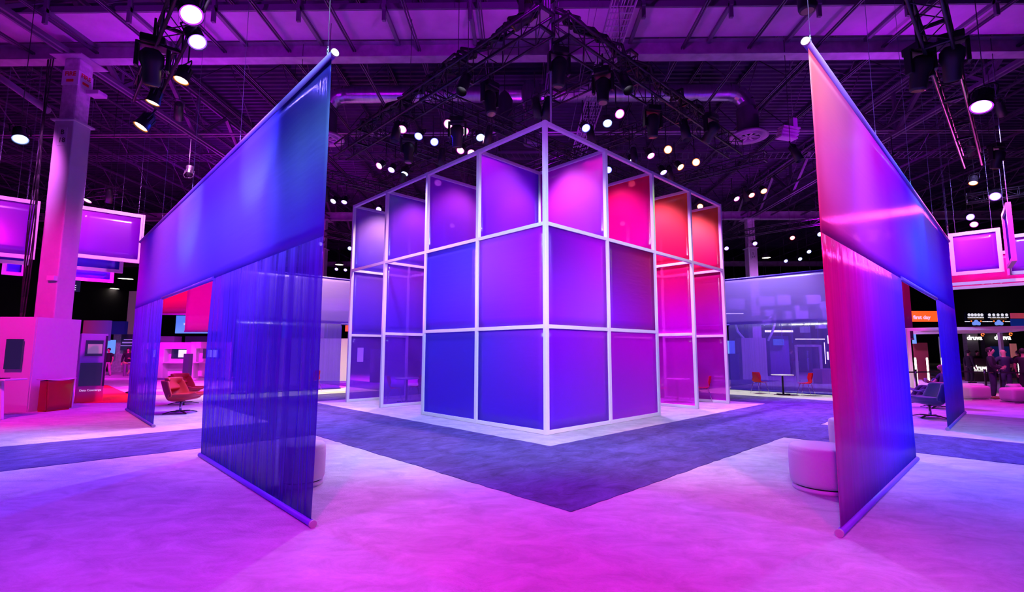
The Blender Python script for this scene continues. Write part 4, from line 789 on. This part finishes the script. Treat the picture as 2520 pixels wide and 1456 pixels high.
st = thing('high_table', 'corner of a white table at the left edge of the picture', 'table', G(5, 1030)); MB().box((-.55, 0, .93), (1.6, .55, .04)).build('table_top', M_TTOP, st, bevel=.01)
for x in (.05, -1.1): MB().beam((x-.06, -.1, .91), (x+.12, -.18, 0), .06, .06).build('leg', M_WHITE, st)
lp = MB().box((0, 0, .01), (.28, .20, .02)); tag(lp.build('laptop', M_DARKM, loc=G(5, 1030)+Vector((-.15, 0, .95))), 'dark slim laptop lying on the white table at the left edge', 'laptop')

# hanging framed cloths (squares of tube with sheer cloth)
def hframe(p0, p1, z0, z1, lab, cols, al=.85, grp='hanging square cloth frames', t_=.12):
    p0, p1 = Vector(p0), Vector(p1); L = (p1-p0).length; rz = math.atan2(p1.y-p0.y, p1.x-p0.x); h = z1-z0
    t = thing('framed_banner', lab, 'hanging cloth', (p0.x, p0.y, z0), rz, grp); b = MB()
    for z in (t_/2, h-t_/2): b.box((L/2, 0, z), (L, t_, t_))
    for x in (t_/2, L-t_/2): b.box((x, 0, h/2), (t_, t_, h-2*t_))
    b.build('frame', M_WHITE, t)
    w = L-2*t_; hh = h-2*t_; m = fabric('frame_cloth', [(0, two(*cols[0])), (1, two(*cols[1]))], (w, hh), al, gloss=.08, rough=.2, wrinkle=.05)
    MB().grid(lambda u, v: (u*w, 0, v*hh), 6, 6).build('cloth', m, t, (t_, 0, t_), solid=.004)
    wr = MB(); wr.tube((.2, 0, h), (.2, 0, 12.78-z0), .005, 5, cap=False); wr.tube((L-.2, 0, h), (L-.2, 0, 12.78-z0), .005, 5, cap=False); wr.build('hanging_wire', M_WIRE, t)
    return t
def hpx(xl, xr, b_or_a, ytop, ybot, lab, cols, fam='a', al=.85):
    f = atB if fam == 'a' else atA
    p0, p1 = f(xl, 700, b_or_a), f(xr, 700, b_or_a); zt = f(xr, ytop, b_or_a).z; zb = f(xr, ybot, b_or_a).z
    return hframe((p0.x, p0.y, 0), (p1.x, p1.y, 0), zb, zt, lab, cols, al)
PK = (((190, 60, 250), (150, 20, 230)), ((225, 90, 245), (170, 30, 220))); BLF = (((90, 60, 230), (70, 50, 220)), ((100, 70, 240), (80, 60, 235)))
hpx(166, 343, 15.2, 528, 648, 'front hanging pink-violet cloth frame right of the left column', PK)
hpx(150, 299, 17.2, 545, 672, 'second hanging cloth frame, mostly hidden behind the front one right of the column', BLF)
hpx(140, 278, 19.6, 565, 696, 'rearmost hanging blue cloth frame right of the column', BLF)
hpx(-60, 78, 15.2, 493, 638, 'front hanging pink cloth frame left of the left column', PK)
hpx(-60, 64, 17.2, 520, 652, 'second hanging cloth frame left of the left column', BLF)
hpx(0, 60, 19.6, 540, 679, 'rearmost hanging blue cloth frame left of the left column', BLF)
hf = 16.4
hpx(2345, 2476, hf, 558, 668, 'hanging lilac cloth frame just right of the right banner top', (((170, 50, 250), (150, 20, 240)), ((190, 110, 250), (150, 50, 240))), 'b')
hpx(2482, 2640, hf, 560, 665, 'hanging lilac cloth frame cut by the right edge', (((190, 50, 245), (190, 50, 245)), ((200, 120, 250), (190, 90, 250))), 'b')
for i, (dz, yb) in enumerate(((18.6, 683), (21.0, 694))):
    hpx(2330, 2640, dz, 600+i*20, yb, ('second', 'third')[i]+' row hanging pink cloth frame behind the lilac ones at the right', (((250, 20, 170), (240, 0, 200)), ((240, 20, 180), (240, 0, 200))), 'b')
e0 = atA(2478, 600, hf-.2); e1 = e0+Vector((-S2, -S2, 0))*.0; hframe((e0.x-2.0*S2+.1, e0.y-2.0*S2-.1, 0), (e0.x-.15*S2, e0.y-.15*S2, 0), atA(2478, 662, hf-.2).z, atA(2478, 528, hf-.2).z, 'hanging cloth frame seen almost edge on between the lilac ones at the right', BLF)
nb = text('600', .55, M_TXT, None, atA(2440, 688, 20.9), (PI/2, 0, -PI/4), name='hanging_number'); tag(nb, 'dim number 600 showing on the hanging frames at the right', 'sign')
# red and magenta hanging cloths seen through the doorways
for i, (x0, y0, x1, y1, yy, c, d) in enumerate(((404, 660, 492, 773, 13.5, (((150, 0, 70), (120, 0, 90)), ((255, 60, 50), (255, 40, 60))), 'red to orange cloth hanging beyond the left banner doorway'), (467, 640, 545, 815, 10.5, (((230, 0, 190), (230, 0, 190)), ((255, 0, 190), (255, 0, 190))), 'magenta cloth hanging nearer, beyond the left banner doorway'),
                                               (2205, 640, 2249, 834, 12.0, (((90, 0, 120), (90, 0, 120)), ((255, 0, 90), (240, 0, 100))), 'crimson to violet cloth hanging beyond the right banner doorway'))):
    a, b_ = atY(x0, y0, yy), atY(x1, y1, yy); t = thing('hanging_cloth', d, 'hanging cloth', (a.x, yy, b_.z), 0, 'hanging coloured cloths'); w, h = b_.x-a.x, a.z-b_.z
    MB().grid(lambda u, v: (u*w, .01*math.sin(u*9), v*h), 10, 6).build('cloth', fabric('hanging_cloth_print', [(0, two(*c[0])), (.55, two(*[tuple((p+q_)/2 for p, q_ in zip(c[0][0], c[1][0]))]*2)), (1, two(*c[1]))], (w, h), .78, gloss=.05), t, solid=.004)
    MB().tube((0, 0, 0), (w, 0, 0), .035, 10).build('bottom_tube', mat('dark_sleeve', (.15, .02, .2), .5), t); MB().tube((0, 0, h), (w, 0, h), .035, 10).build('top_tube', M_WHITE, t)
    wr = MB(); wr.tube((.1, 0, h), (.1, 0, 12.78-b_.z), .005, 5, cap=False); wr.build('hanging_wire', M_WIRE, t)
# far left booths
gs = grad('gradient_wall', (.5, .01, .08), (.08, .05, .6), (-1.5, 1.5), .25)
board('gradient_wall', 206, 788, 263, 838, 24, gs, 'red to blue gradient sign wall far behind the kiosk', 'sign', .3)
board('blue_wall', 263, 790, 305, 822, 24.5, mat('deep_blue_panel', (.01, .02, .2), .5, emis=.12), 'deep blue sign panel right of the red to blue gradient wall', 'sign', .3)
board('blue_screen', 196, 838, 254, 900, 26, mat('dim_blue_panel', (.02, .05, .3), .5, emis=.2, ecol=(.05, .06, .5)), 'dim blue panel under the gradient sign wall', 'screen', .2, True)
board('lit_screen', 253, 836, 281, 870, 25, M_SCRB, 'bright pale blue screen behind the man in pink trousers', 'screen')
board('grey_pylon', 280, 822, 299, 905, 26.5, M_CONC, 'grey pylon right of the bright pale blue screen', 'pylon', .4, True)
sg = board('dark_signboard', 299, 822, 345, 862, 25.8, mat('plum_sign', (.05, .03, .09), .5), 'dark plum signboard with small lettering behind the left banner far leg', 'sign', .2); [MB().box((0, -.105, .35+.22*k), (1.3-.2*k, .01, (.06, .10, .05)[k])).build('blurred_line', M_DIMTXT, sg) for k in range(3)]
board('far_column', 318, 716, 345, 905, 28, mat('beige_column', (.5, .42, .4), .7, emis=.04), 'far beige column partly hidden by the left banner', 'column', .8, True)
sn = board('number_sign', 152, 690, 190, 717, 22, M_SCRD, 'dark hanging sign with glowing marks right of the left column', 'sign', .2)
MB().tube((0, .1, .5), (0, .1, 12.78-sn.location.z), .008, 5).build('hanging_wire', M_BLACK, sn); text('00', .42, M_TXT, sn, (-.2, -.01, .25), name='lettering')
for k in range(3): MB().box((.33, -.01, .12+k*.14), (.24, .02, .07)).build('glowing_mark', M_TXT, sn)
ls = board('lettered_screen', 434, 776, 516, 820, 23, grad('sky_screen', (.1, .3, .8), (.06, .2, .6), (0, .8), 1.0, 2), 'pale blue lettered screen in the left banner doorway', 'screen'); [(MB().box((x, -.006, .62), (.62, .01, .22)).build('caption_band', M_SCRB, ls), MB().box((x, -.016, .63), (.5, .01, .09)).build('caption_blur', M_TXT, ls)) for x in (-.36, .38)]
cb2 = board('side_cabinet', 394, 827, 426, 870, 25, mat('lilac_block', (.35, .28, .5), .6), 'grey-lilac cabinet behind the demo stations', 'cabinet', .8, True); board('counter_block', 456, 827, 560, 850, 25.5, mat('slate_block', (.12, .1, .25), .6), 'slate block behind the demo stations', 'cabinet', .8, True)
def demo(px0, px1, ytop, ybot, y, lab, screen):
    a, b_ = atY(px0, ytop, y), atY(px1, ybot, y); w = b_.x-a.x; h = a.z; t = thing('demo_station', lab, 'demo station', ((a.x+b_.x)/2, y, 0), 0, 'white demo stations')
    for sx in (-1, 1): MB().box((sx*(w/2-.12), 0, h/2), (.24, .5, h)).build('side_panel', M_BOOTH, t)
    MB().box((0, 0, h-.18), (w-.48, .5, .36)).build('header_panel', M_BOOTH, t); MB().box((0, .2, h/2), (w-.48, .06, h-.36)).build('back_panel', M_BOOTH, t); MB().box((0, -.12, .95), (w-.5, .55, .05)).build('shelf', M_TTOP, t)
    s = MB().box((0, .15, 1.45), (w*.55, .04, .55)).build('monitor', M_SCRD, t); MB().box((screen*w*.1, .12, 1.45), (w*.28, .01, .42)).build('screen_window', M_SCRW, s)
    MB().box((0, -.26, .06), (w+.1, .08, .12)).build('base_rail', mat('plum_rail', (.2, .1, .3), .5), t); return t
demo(403, 472, 842, 932, 17.6, 'white demo station with a bright monitor seen through the left doorway', 1)
demo(478, 560, 841, 930, 18.0, 'white demo station with a dark listing monitor, at the left banner leg', 0)
demo(352, 398, 843, 930, 17.8, 'white demo station mostly hidden behind the left banner far leg', 1)
board('totem', 452, 870, 461, 935, 14.5, M_NAVY, 'slim dark upright totem in front of the demo stations', 'totem', .3, True)
board('pink_wall', 600, 832, 852, 932, 17, M_BOOTH, 'white booth wall lit pink behind the back left banner', 'booth wall', .2, True)
bs = board('photo_screen', 816, 846, 862, 880, 24, grad('photo_screen', (.03, .05, .08), (.7, .7, .8), (0, .9), .9, 2), 'bright landscape screen between the back left banner and the cube', 'screen')
board('orange_fascia', 850, 800, 868, 815, 22, mat('orange_sign', (.9, .15, .05), .4, emis=.9, ecol=(1, .12, .03)), 'small orange-red lit fascia left of the cube far post', 'sign')
ap = board('header_sign', 700, 735, 862, 765, 20.5, mat('lilac_header', (.5, .4, .8), .6), 'pale header sign dimly lettered behind the back left banner', 'sign', .2); text('App', .55, M_TXT, ap, (.9, -.02, .25), name='lettering')
board('cyan_window', 697, 772, 716, 835, 19, mat('cyan_screen', (.1, .4, .8), .4, emis=.8, ecol=(.1, .4, .9)), 'narrow pale blue screen seen through the left banner cloth', 'screen')
board('low_screen', 612, 850, 680, 872, 16.8, mat('lilac_screen', (.5, .5, .8), .4, emis=.3), 'wide lilac screen seen through the left banner cloth', 'screen')
board('dark_partition', 912, 858, 945, 912, 15.9, mat('violet_partition', (.06, .02, .2), .6), 'dark partition seen through the last left bay of the cube', 'partition', .1, True)
board('dark_partition', 1716, 860, 1757, 912, 15.9, mat('violet_partition', (.06, .02, .2), .6), 'dark partition seen through the last right bay of the cube', 'partition', .1, True)
board('lit_shelves', 880, 855, 893, 890, 24, M_SCRW, 'small glowing shelves seen through the last left bay of the cube', 'shelf')
# behind the back right banner
fs = thing('freestanding_sign', 'white framed freestanding sign with rotated lettering behind the far right banner', 'sign', Vector((atY(1991, 900, 17.5).x, 17.5, 0)), -.1)
MB().box((-.62, 0, 1.0), (.12, .1, 2.0)).build('frame_post', M_WHITE, fs); MB().box((.62, 0, 1.0), (.12, .1, 2.0)).build('frame_post', M_WHITE, fs); MB().box((0, 0, 1.95), (1.12, .1, .12)).build('frame_bar', M_WHITE, fs); MB().box((0, 0, .06), (1.12, .3, .12)).build('frame_bar', M_WHITE, fs); MB().box((0, .01, 1.20), (1.0, .05, 1.36)).build('sign_face', M_SCRD, fs)
text('Every Application', .15, M_DIMTXT, fs, (-.05, -.04, 1.15), (PI/2, PI/2, 0), name='lettering')
board('white_block', 1824, 831, 1890, 932, 19.5, M_BOOTH, 'big white block behind the far right banner, left of the sign', 'booth wall', .9, True)
lb = board('lit_booth', 1893, 826, 1946, 930, 23.5, mat('violet_booth', (.2, .12, .45), .6), 'violet booth front with a blue screen behind the far right banner', 'booth', .6, True); board('blue_screen', 1903, 834, 1930, 849, 23.4, M_SCRB, 'small blue screen on the violet booth front', 'screen', .04)
lf = MB(); lf.box((-.98, 0, 1.5), (.12, .2, 3)); lf.box((.98, 0, 1.5), (.12, .2, 3)); lf.box((0, 0, 2.95), (2.1, .2, .12)); 
board('striped_screen', 1790, 838, 1812, 905, 24, M_SCRB, 'tall blue striped screen just right of the cube last post', 'screen')
board('dark_cabinet', 1789, 870, 1822, 955, 19.2, mat('indigo_block', (.02, .03, .25), .5), 'indigo cabinet just right of the cube last post', 'cabinet', .6, True)
board('pink_counter', 2022, 908, 2075, 958, 15.8, mat('pink_counter', (.6, .2, .5), .6), 'pink counter behind the right end of the far right banner', 'counter', .8, True)
for k, (x, y0, y1) in enumerate(((2029, 842, 895), (2037, 825, 845), (2036, 865, 885))):
    board('light_tube', x, y0, x+4, y1, 20+k*.3, M_LEDW, ('tall', 'short upper', 'short lower')[k]+' white light tube seen near the right banner left edge', 'light')
for k, (x0, y, x1) in enumerate(((1883, 812, 1952), (1958, 833, 2030), (1783, 770, 1830))):
    board('light_strip', x0, y, x1, y+(5 if k == 0 else 2), 25-k, M_LEDW, ('bright horizontal', 'thin horizontal', 'small faint')[k]+' light strip behind the far right banner', 'light')
M_LANT = mat('lantern_cloth', (.75, .68, .85), .7, emis=.35, ecol=(.55, .42, 1))
LN = [(1790, 735, 1830, 760), (1864, 730, 1902, 752), (1909, 726, 1942, 750), (1980, 726, 2016, 748), (1952, 752, 1986, 784), (2012, 742, 2040, 762), (1880, 762, 1900, 778), (1996, 764, 2036, 786), (1928, 765, 1950, 790), (1873, 787, 1897, 799), (1972, 803, 1990, 818), (2010, 798, 2030, 808)]
LW = ['leftmost high', 'second high', 'tall third', 'fourth high', 'large central', 'small right high', 'small low second', 'wide right', 'low central', 'lowest left', 'lowest centre', 'lowest right']
for k, ((x0, y0, x1, y1), w_) in enumerate(zip(LN, LW)):
    yy = 19.4+.5*k; a, b_ = atY(x0, y0, yy), atY(x1, y1, yy); L_ = thing('square_lantern', w_+' square cloth lantern hanging behind the far right banner', 'lantern', ((a.x+b_.x)/2, yy, b_.z), 0, 'square hanging lanterns')
    MB().box((0, 0, (a.z-b_.z)/2), (b_.x-a.x, .4, a.z-b_.z)).build('shade', M_LANT, L_); MB().tube((0, 0, a.z-b_.z), (0, 0, 12.78-b_.z), .003, 5, cap=False).build('hanging_wire', M_BLACK, L_)
ys = thing('bent_light_tube', 'Y-shaped curved pale tube hanging behind the far right banner', 'light', (atY(1890, 800, 21).x, 21, 0)); P = [atY(x, y, 21)-ys.location for x, y in ((1890, 838), (1900, 818), (1906, 800), (1907, 760))]; P2 = [atY(x, y, 21)-ys.location for x, y in ((1880, 800), (1890, 785), (1902, 775))]; P3_ = [atY(x, y, 21)-ys.location for x, y in ((1808, 790), (1815, 815), (1830, 832))]
for pp in (P, P2, P3_): MB().path(pp, .07, 8).build('tube', M_LANT, ys)
# far right: pergola, barrier, lit booths
pg = thing('pergola_frame', 'white tube pergola lit pink behind the right banner doorway', 'pergola', (0, 0, 0)); F0, F1 = Vector((16.35, 11.9, 0)), Vector((19.9, 9.6, 0)); D_ = Vector((2.6, 4.6, 0))
def pbm(nm, p, q_, w=.13): MB().beam(p, q_, w).build(nm, M_WHITE, pg)
for p in (F0, F1, F0+D_*.5, F0+D_, F1+D_, F0.lerp(F1, .0)+D_*.78): pbm('post', p, p+Vector((0, 0, 2.6)))
for p, q_ in ((F0, F1), (F0, F0+D_), (F1, F1+D_), (F0+D_, F1+D_), (F0+D_*.35, F1+D_*.35), (F0+D_*.7, F1+D_*.7)): z = Vector((0, 0, 2.6)); pbm('beam', p+z, q_+z)
for k, (x, y0, y1, yy) in enumerate(((2252, 880, 943, 11.3), (2281, 880, 937, 12.6), (2318, 880, 932, 13.6), (2507, 890, 947, 9.4))):
    a, b_ = atY(x, y0, yy), atY(x+3, y1, yy); o = MB().tube((a.x, yy, b_.z), (a.x, yy, a.z), .035, 10); tag(o.build('light_tube', M_LEDW), ('leftmost', 'second', 'third', 'far right')[k]+' upright white light tube on the pink pergola', 'light', 'upright light tubes of the pergola')
for k, (x, y) in enumerate(((2259, 980), (2430, 979), (2467, 981), (2519, 983), (2340, 976))):
    p = G(x, y); t = thing('barrier_post', ('barrier post left of the seated man', 'barrier post left of the man in the jacket', 'barrier post right of the man in the jacket', 'barrier post at the right edge', 'barrier post behind the right banner far leg')[k], 'barrier post', p, 0, 'belt barrier posts')
    MB().lathe([(.001, 0), (.16, 0), (.16, .015), (.03, .035), (.03, .95), (.04, .96), (.04, 1.02), (.001, 1.02)], n=18).build('post', M_BLACK, t); MB().lathe([(.042, .88), (.042, .95)], n=16).build('belt_head', M_CHROME, t)
P_ = [G(x, y)+Vector((0, 0, .92)) for x, y in ((2230, 980), (2259, 980), (2340, 976), (2430, 979), (2467, 981), (2519, 983), (2560, 985))]
for k, (a, b_) in enumerate(zip(P_, P_[1:])): tag(MB().beam(a+(b_-a)*.03, a+(b_-a)*.97, .006, .05).build('barrier_belt', M_BLACK), ('belt from the left edge of the doorway to the first barrier post', 'belt behind the seated man', 'belt behind the right banner far leg', 'belt before the man in the jacket', 'belt before the bald standing man', 'belt running out at the right edge')[k], 'barrier belt', 'barrier belts')
def rbox(px, py, lab, rz, d=(.78, .46, .44)):
    t = thing('bench_pouf', lab, 'pouf', G(px, py), rz, 'rounded rectangular poufs'); k_ = MB().box((0, 0, d[2]/2+.05), d).build('cushion', M_FELT, t, bevel=.10); k_.modifiers[0].segments = 6; k_.data.polygons.foreach_set('use_smooth', [True]*6); MB().box((0, 0, .02), (d[0]*.94, d[1]*.9, .04)).build('base', M_WHITE, t)
rbox(2402, 984, 'rounded pink-lit pouf right of the right banner far leg', .1); rbox(2396, 978, 'rounded pouf hidden just behind the one beside the right banner', .1, (.7, .4, .46)); rbox(2508, 991, 'rounded pink-lit pouf at the right edge', .1, (.9, .5, .44)); rbox(2514, 982, 'rounded pouf behind the pink-lit one at the right edge', .1, (.8, .42, .48))
dk = mat('charcoal_panel', (.03, .025, .03), .6); brickm = mat('grey_slat_wall', (.16, .15, .16), .7, noise=.3, nscale=3, stretch=(1, 1, 14), emis=.02)
board('slat_wall', 2378, 820, 2420, 965, 21, brickm, 'grey slatted booth wall carrying the left glowing logo', 'booth wall', .3, True); board('dark_wall', 2421, 820, 2496, 965, 21.2, dk, 'dark booth wall carrying the right glowing logo', 'booth wall', .3, True)
M_LOGO = mat('glowing_letters', (1, 1, .95), .4, emis=1.4, ecol=(1, .97, .9)); M_ORG = mat('orange_mark', (1, .25, .03), .4, emis=1.2, ecol=(1, .2, .03))
for k, (x, y, sz, yy) in enumerate(((2397, 831, .40, 20.8), (2466, 830, .44, 21.0))):
    p = atY(x, y, yy); t = thing('lit_logo', ('left glowing white logo with orange mark on the slatted wall', 'right glowing white logo with orange mark on the dark wall')[k], 'sign', p); text('druva', sz, M_LOGO, t, (0, -.03, 0), name='lettering', bold=.004, ext=.02)
    r_ = MB(); r_.path([(.52+.09*math.cos(a*PI/3), -.03, .20+.09*math.sin(a*PI/3)) for a in range(6)], .028, 6); r_.build('orange_mark', M_ORG, t)
ct = board('reception_counter', 2393, 882, 2436, 945, 18.3, mat('umber_counter', (.10, .06, .06), .5), 'dark reception counter with glowing lettering', 'counter', .6, True); text('druva', .36, M_LOGO, ct, (0, -.02, .76), name='lettering', bold=.004, ext=.02); [MB().box((-.32+.21*k, -.02, .56), (.17, .02, .09)).build('glowing_mark', M_LOGO, ct) for k in range(4)]
LEDP = mat('dark_led_panel', (.004, .006, .02), .3); lw = board('information_screen', 2376, 769, 2487, 800, 20, LEDP, 'wide dark screen with cloud diagrams above the pink pergola', 'screen', .1)
lwid = atY(2487, 780, 20).x-atY(2376, 780, 20).x
M_ICON = mat('screen_icons', (.8, .8, .85), .4, emis=.9); M_CLOUD = mat('screen_cloud', (.15, .3, .9), .4, emis=.8, ecol=(.2, .35, 1)); M_LINE = mat('screen_line', (.7, .45, .2), .4, emis=.5)
for c in (-.27, .23):
    for k in range(5): MB().lathe([(.001, 0), (.09, 0)], n=12).build('icon', M_ICON, lw, (c*lwid+(k-2)*lwid*.095*(.75 if c < 0 else 1), -.006, .62)).rotation_euler.x = PI/2; MB().box((c*lwid+(k-2)*lwid*.095*(.75 if c < 0 else 1), -.006, .47), (.2, .01, .06)).build('caption', M_ICON, lw)
    MB().box((c*lwid, -.006, .38), (lwid*.36, .01, .02)).build('line', M_LINE, lw)
    cl_ = MB(); [cl_.ball((dx, 0, dz), r_, 12, 8, 1, .08, 1) for dx, dz, r_ in ((0, .05, .15), (-.15, -.02, .11), (.15, -.02, .11), (-.07, .0, .12), (.07, .0, .12))]; cl_.build('cloud', M_CLOUD, lw, (c*lwid, -.01, .12))
    for s_ in (-1, 1): MB().ball((0, 0, 0), .05, 10, 8, 1, .2, 1).build('dot', M_ORG, lw, (c*lwid+s_*.28, -.008, .24)); MB().box((c*lwid+s_*.52, -.006, .22), (.3, .01, .05)).build('caption', M_ICON, lw)
of = board('orange_banner', 2236, 765, 2312, 791, 19, mat('orange_led', (.9, .12, .02), .4, emis=1.2, ecol=(1, .09, .01)), 'orange illuminated sign reading first day in the right banner doorway', 'sign', .15); text('first day', .30, M_TXT, of, (-.15, -.03, .24), name='lettering', bold=.006); MB().lathe([(.001, 0), (.06, 0)], n=12).build('dot', M_LOGO, of, (-.93, -.02, .22)).rotation_euler.x = PI/2; MB().prism([(0, -.2), (.09, -.08), (.09, .08), (0, .2), (-.09, .08), (-.09, -.08)], 0, .02).build('hexagon', mat('yellow_mark', (1, .5, .05), .4, emis=1.2), of, (.86, -.03, .24)).rotation_euler.x = PI/2
for k, (x0, y0, x1, y1, yy, m, d) in enumerate(((2247, 822, 2256, 845, 18, M_SCRB, 'small cyan screen at the left edge of the right doorway'), (2249, 843, 2290, 930, 20, mat('brick_red_wall', (.30, .07, .06), .7), 'brick-red booth wall in the right doorway'), (2312, 828, 2330, 935, 20.5, mat('pale_screen_wall', (.3, .33, .4), .5, emis=.15), 'pale grey-blue wall right of the brick-red booth'),
                                             (2489, 770, 2530, 783, 22, grad('ribbon', (.7, .05, .2), (.9, .1, .1), (-1, 1), .4), 'red ribbon screen at the right edge above the pergola'), (2489, 784, 2540, 805, 23, mat('royal_blue_wall', (.01, .04, .4), .5, emis=.3), 'royal blue wall at the right edge above the pergola'), (2488, 845, 2505, 880, 19.5, mat('salmon_poster', (.7, .2, .2), .5, emis=.3), 'salmon pink poster right of the bald standing man head'), (2440, 852, 2486, 880, 20.9, mat('navy_poster', (.01, .03, .2), .5, emis=.2), 'navy poster panel behind the two standing men'))):
    board('wall_panel' if k != 0 else 'small_screen', x0, y0, x1, y1, yy, m, d, 'panel' if k else 'screen', .1, to_floor=k in (1, 2))
board('booth_carpet', 2330, 930, 2520, 964, 20, mat('wood_plinth', (.35, .14, .10), .6), 'reddish wooden plinth below the dark booth wall', 'plinth', 1.2, True).scale.z = 1
# highbay lamps over the far hall
HB = mat('highbay_glow', (1, .85, .6), .4, emis=5, ecol=(1, .86, .62))
HL = [(302, 685, 'left of a pair below the framed cloths by the banner'), (316, 686, 'right of a pair below the framed cloths by the banner'), (281, 710, 'dim, below the framed cloths right of the left column'), (242, 746, 'above the gradient sign wall, topmost'), (228, 757, 'above the gradient sign wall, second down'), (217, 766, 'above the gradient sign wall, third down'), (254, 782, 'touching the top of the gradient sign wall, left'), (263, 782, 'touching the top of the gradient sign wall, right'), (308, 774, 'small and bluish beside the far beige column'),
      (2316, 697, 'above the left end of the right doorway tube'), (2282, 743, 'in the middle of the right banner doorway'), (2247, 726, 'behind the crimson hanging cloth'), (2405, 703, 'just under the framed cloths at the right'), (2405, 726, 'second down right of the right banner'), (2425, 744, 'third down right of the right banner'), (2438, 757, 'fourth down right of the right banner'), (2315, 757, 'small, lower right in the right doorway'), (2451, 766, 'lowest, above the cloud diagram screen'), (1886, 634, 'above the back right banner beside the distant column'), (835, 651, 'above the back left banner between two violet lamps')]
for k, (x, y, d) in enumerate(HL):
    z = 10.5; p = G(x, y, z)
    if p.y > 75: p = atY(x, y, 68)
    t = thing('ceiling_lamp', 'warm round roof lamp '+d, 'ceiling lamp', p, 0, 'warm round lamps over the far hall'); r_ = .45*p.y/45
    MB().lathe([(.001, 0), (r_, 0)], n=18).build('lens', HB, t); MB().lathe([(r_, 0), (r_*.8, .2), (.1, .4), (.001, .4)], n=18).build('shade', M_STEELD, t); MB().tube((0, 0, .4), (0, 0, max(.6, DECK-p.z)), .02, 5).build('rod', M_STEELD, t)
# small pale fittings under the roof
for x, y, d in ((1443, 224, 'pale box fitting right of the thin pole'), (238, 232, 'pale flat fitting right of the left column neck')):
    p = G(x, y, 9.6); tag(MB().box((0, 0, 0), (.42, .35, .14)).build('wireless_box', M_PLATE, loc=p, bevel=.03), d, 'fitting')
wl = thing('spiral_lamp', 'pale zigzag slatted fitting right of the round diffuser', 'fitting', G(1942, 316, 9.8), .3)
for k in range(4): MB().box((-.05*k, 0, -.13*k), (.75, .3, .06)).build('slat', M_PLATE, wl)
MB().box((.2, 0, .2), (.2, .2, .4)).build('holder', M_PLATE, wl); MB().tube((.2, 0, .4), (.2, 0, 12.78-9.8), .008, 6).build('hanging_rod', M_STEELD, wl)
rd = MB().lathe([(.001, 0), (.30, 0), (.32, .03), (.1, .12), (.001, .14)], n=28); tag(rd.build('dish_fitting', M_PLATE, loc=G(388, 118, 9.0)), 'pale round dish hanging left of the upper left truss', 'fitting')
pc = MB().box((0, 0, 0), (.22, .12, .14)); tag(pc.build('sensor_box', M_WHITE, loc=(COLX[0]+.2, 4.03, 3.72)), 'small white sensor box low on the left column sleeve', 'fitting')
cc = MB(); rr = random.Random(3)
for k in range(5): x0 = -.45+.05*k; cc.path([Vector((x0+.05*math.sin(z_*.9+k)+.02*z_/8*0, -.06*k*.3, z_)) for z_ in [i*.45 for i in range(1, 24)]], .017, 6)
tag(cc.build('cable_drop', M_BLACK, loc=(COLX[0], 3.85, 0)), 'loose black cables dropping down the left side of the left column', 'cable')
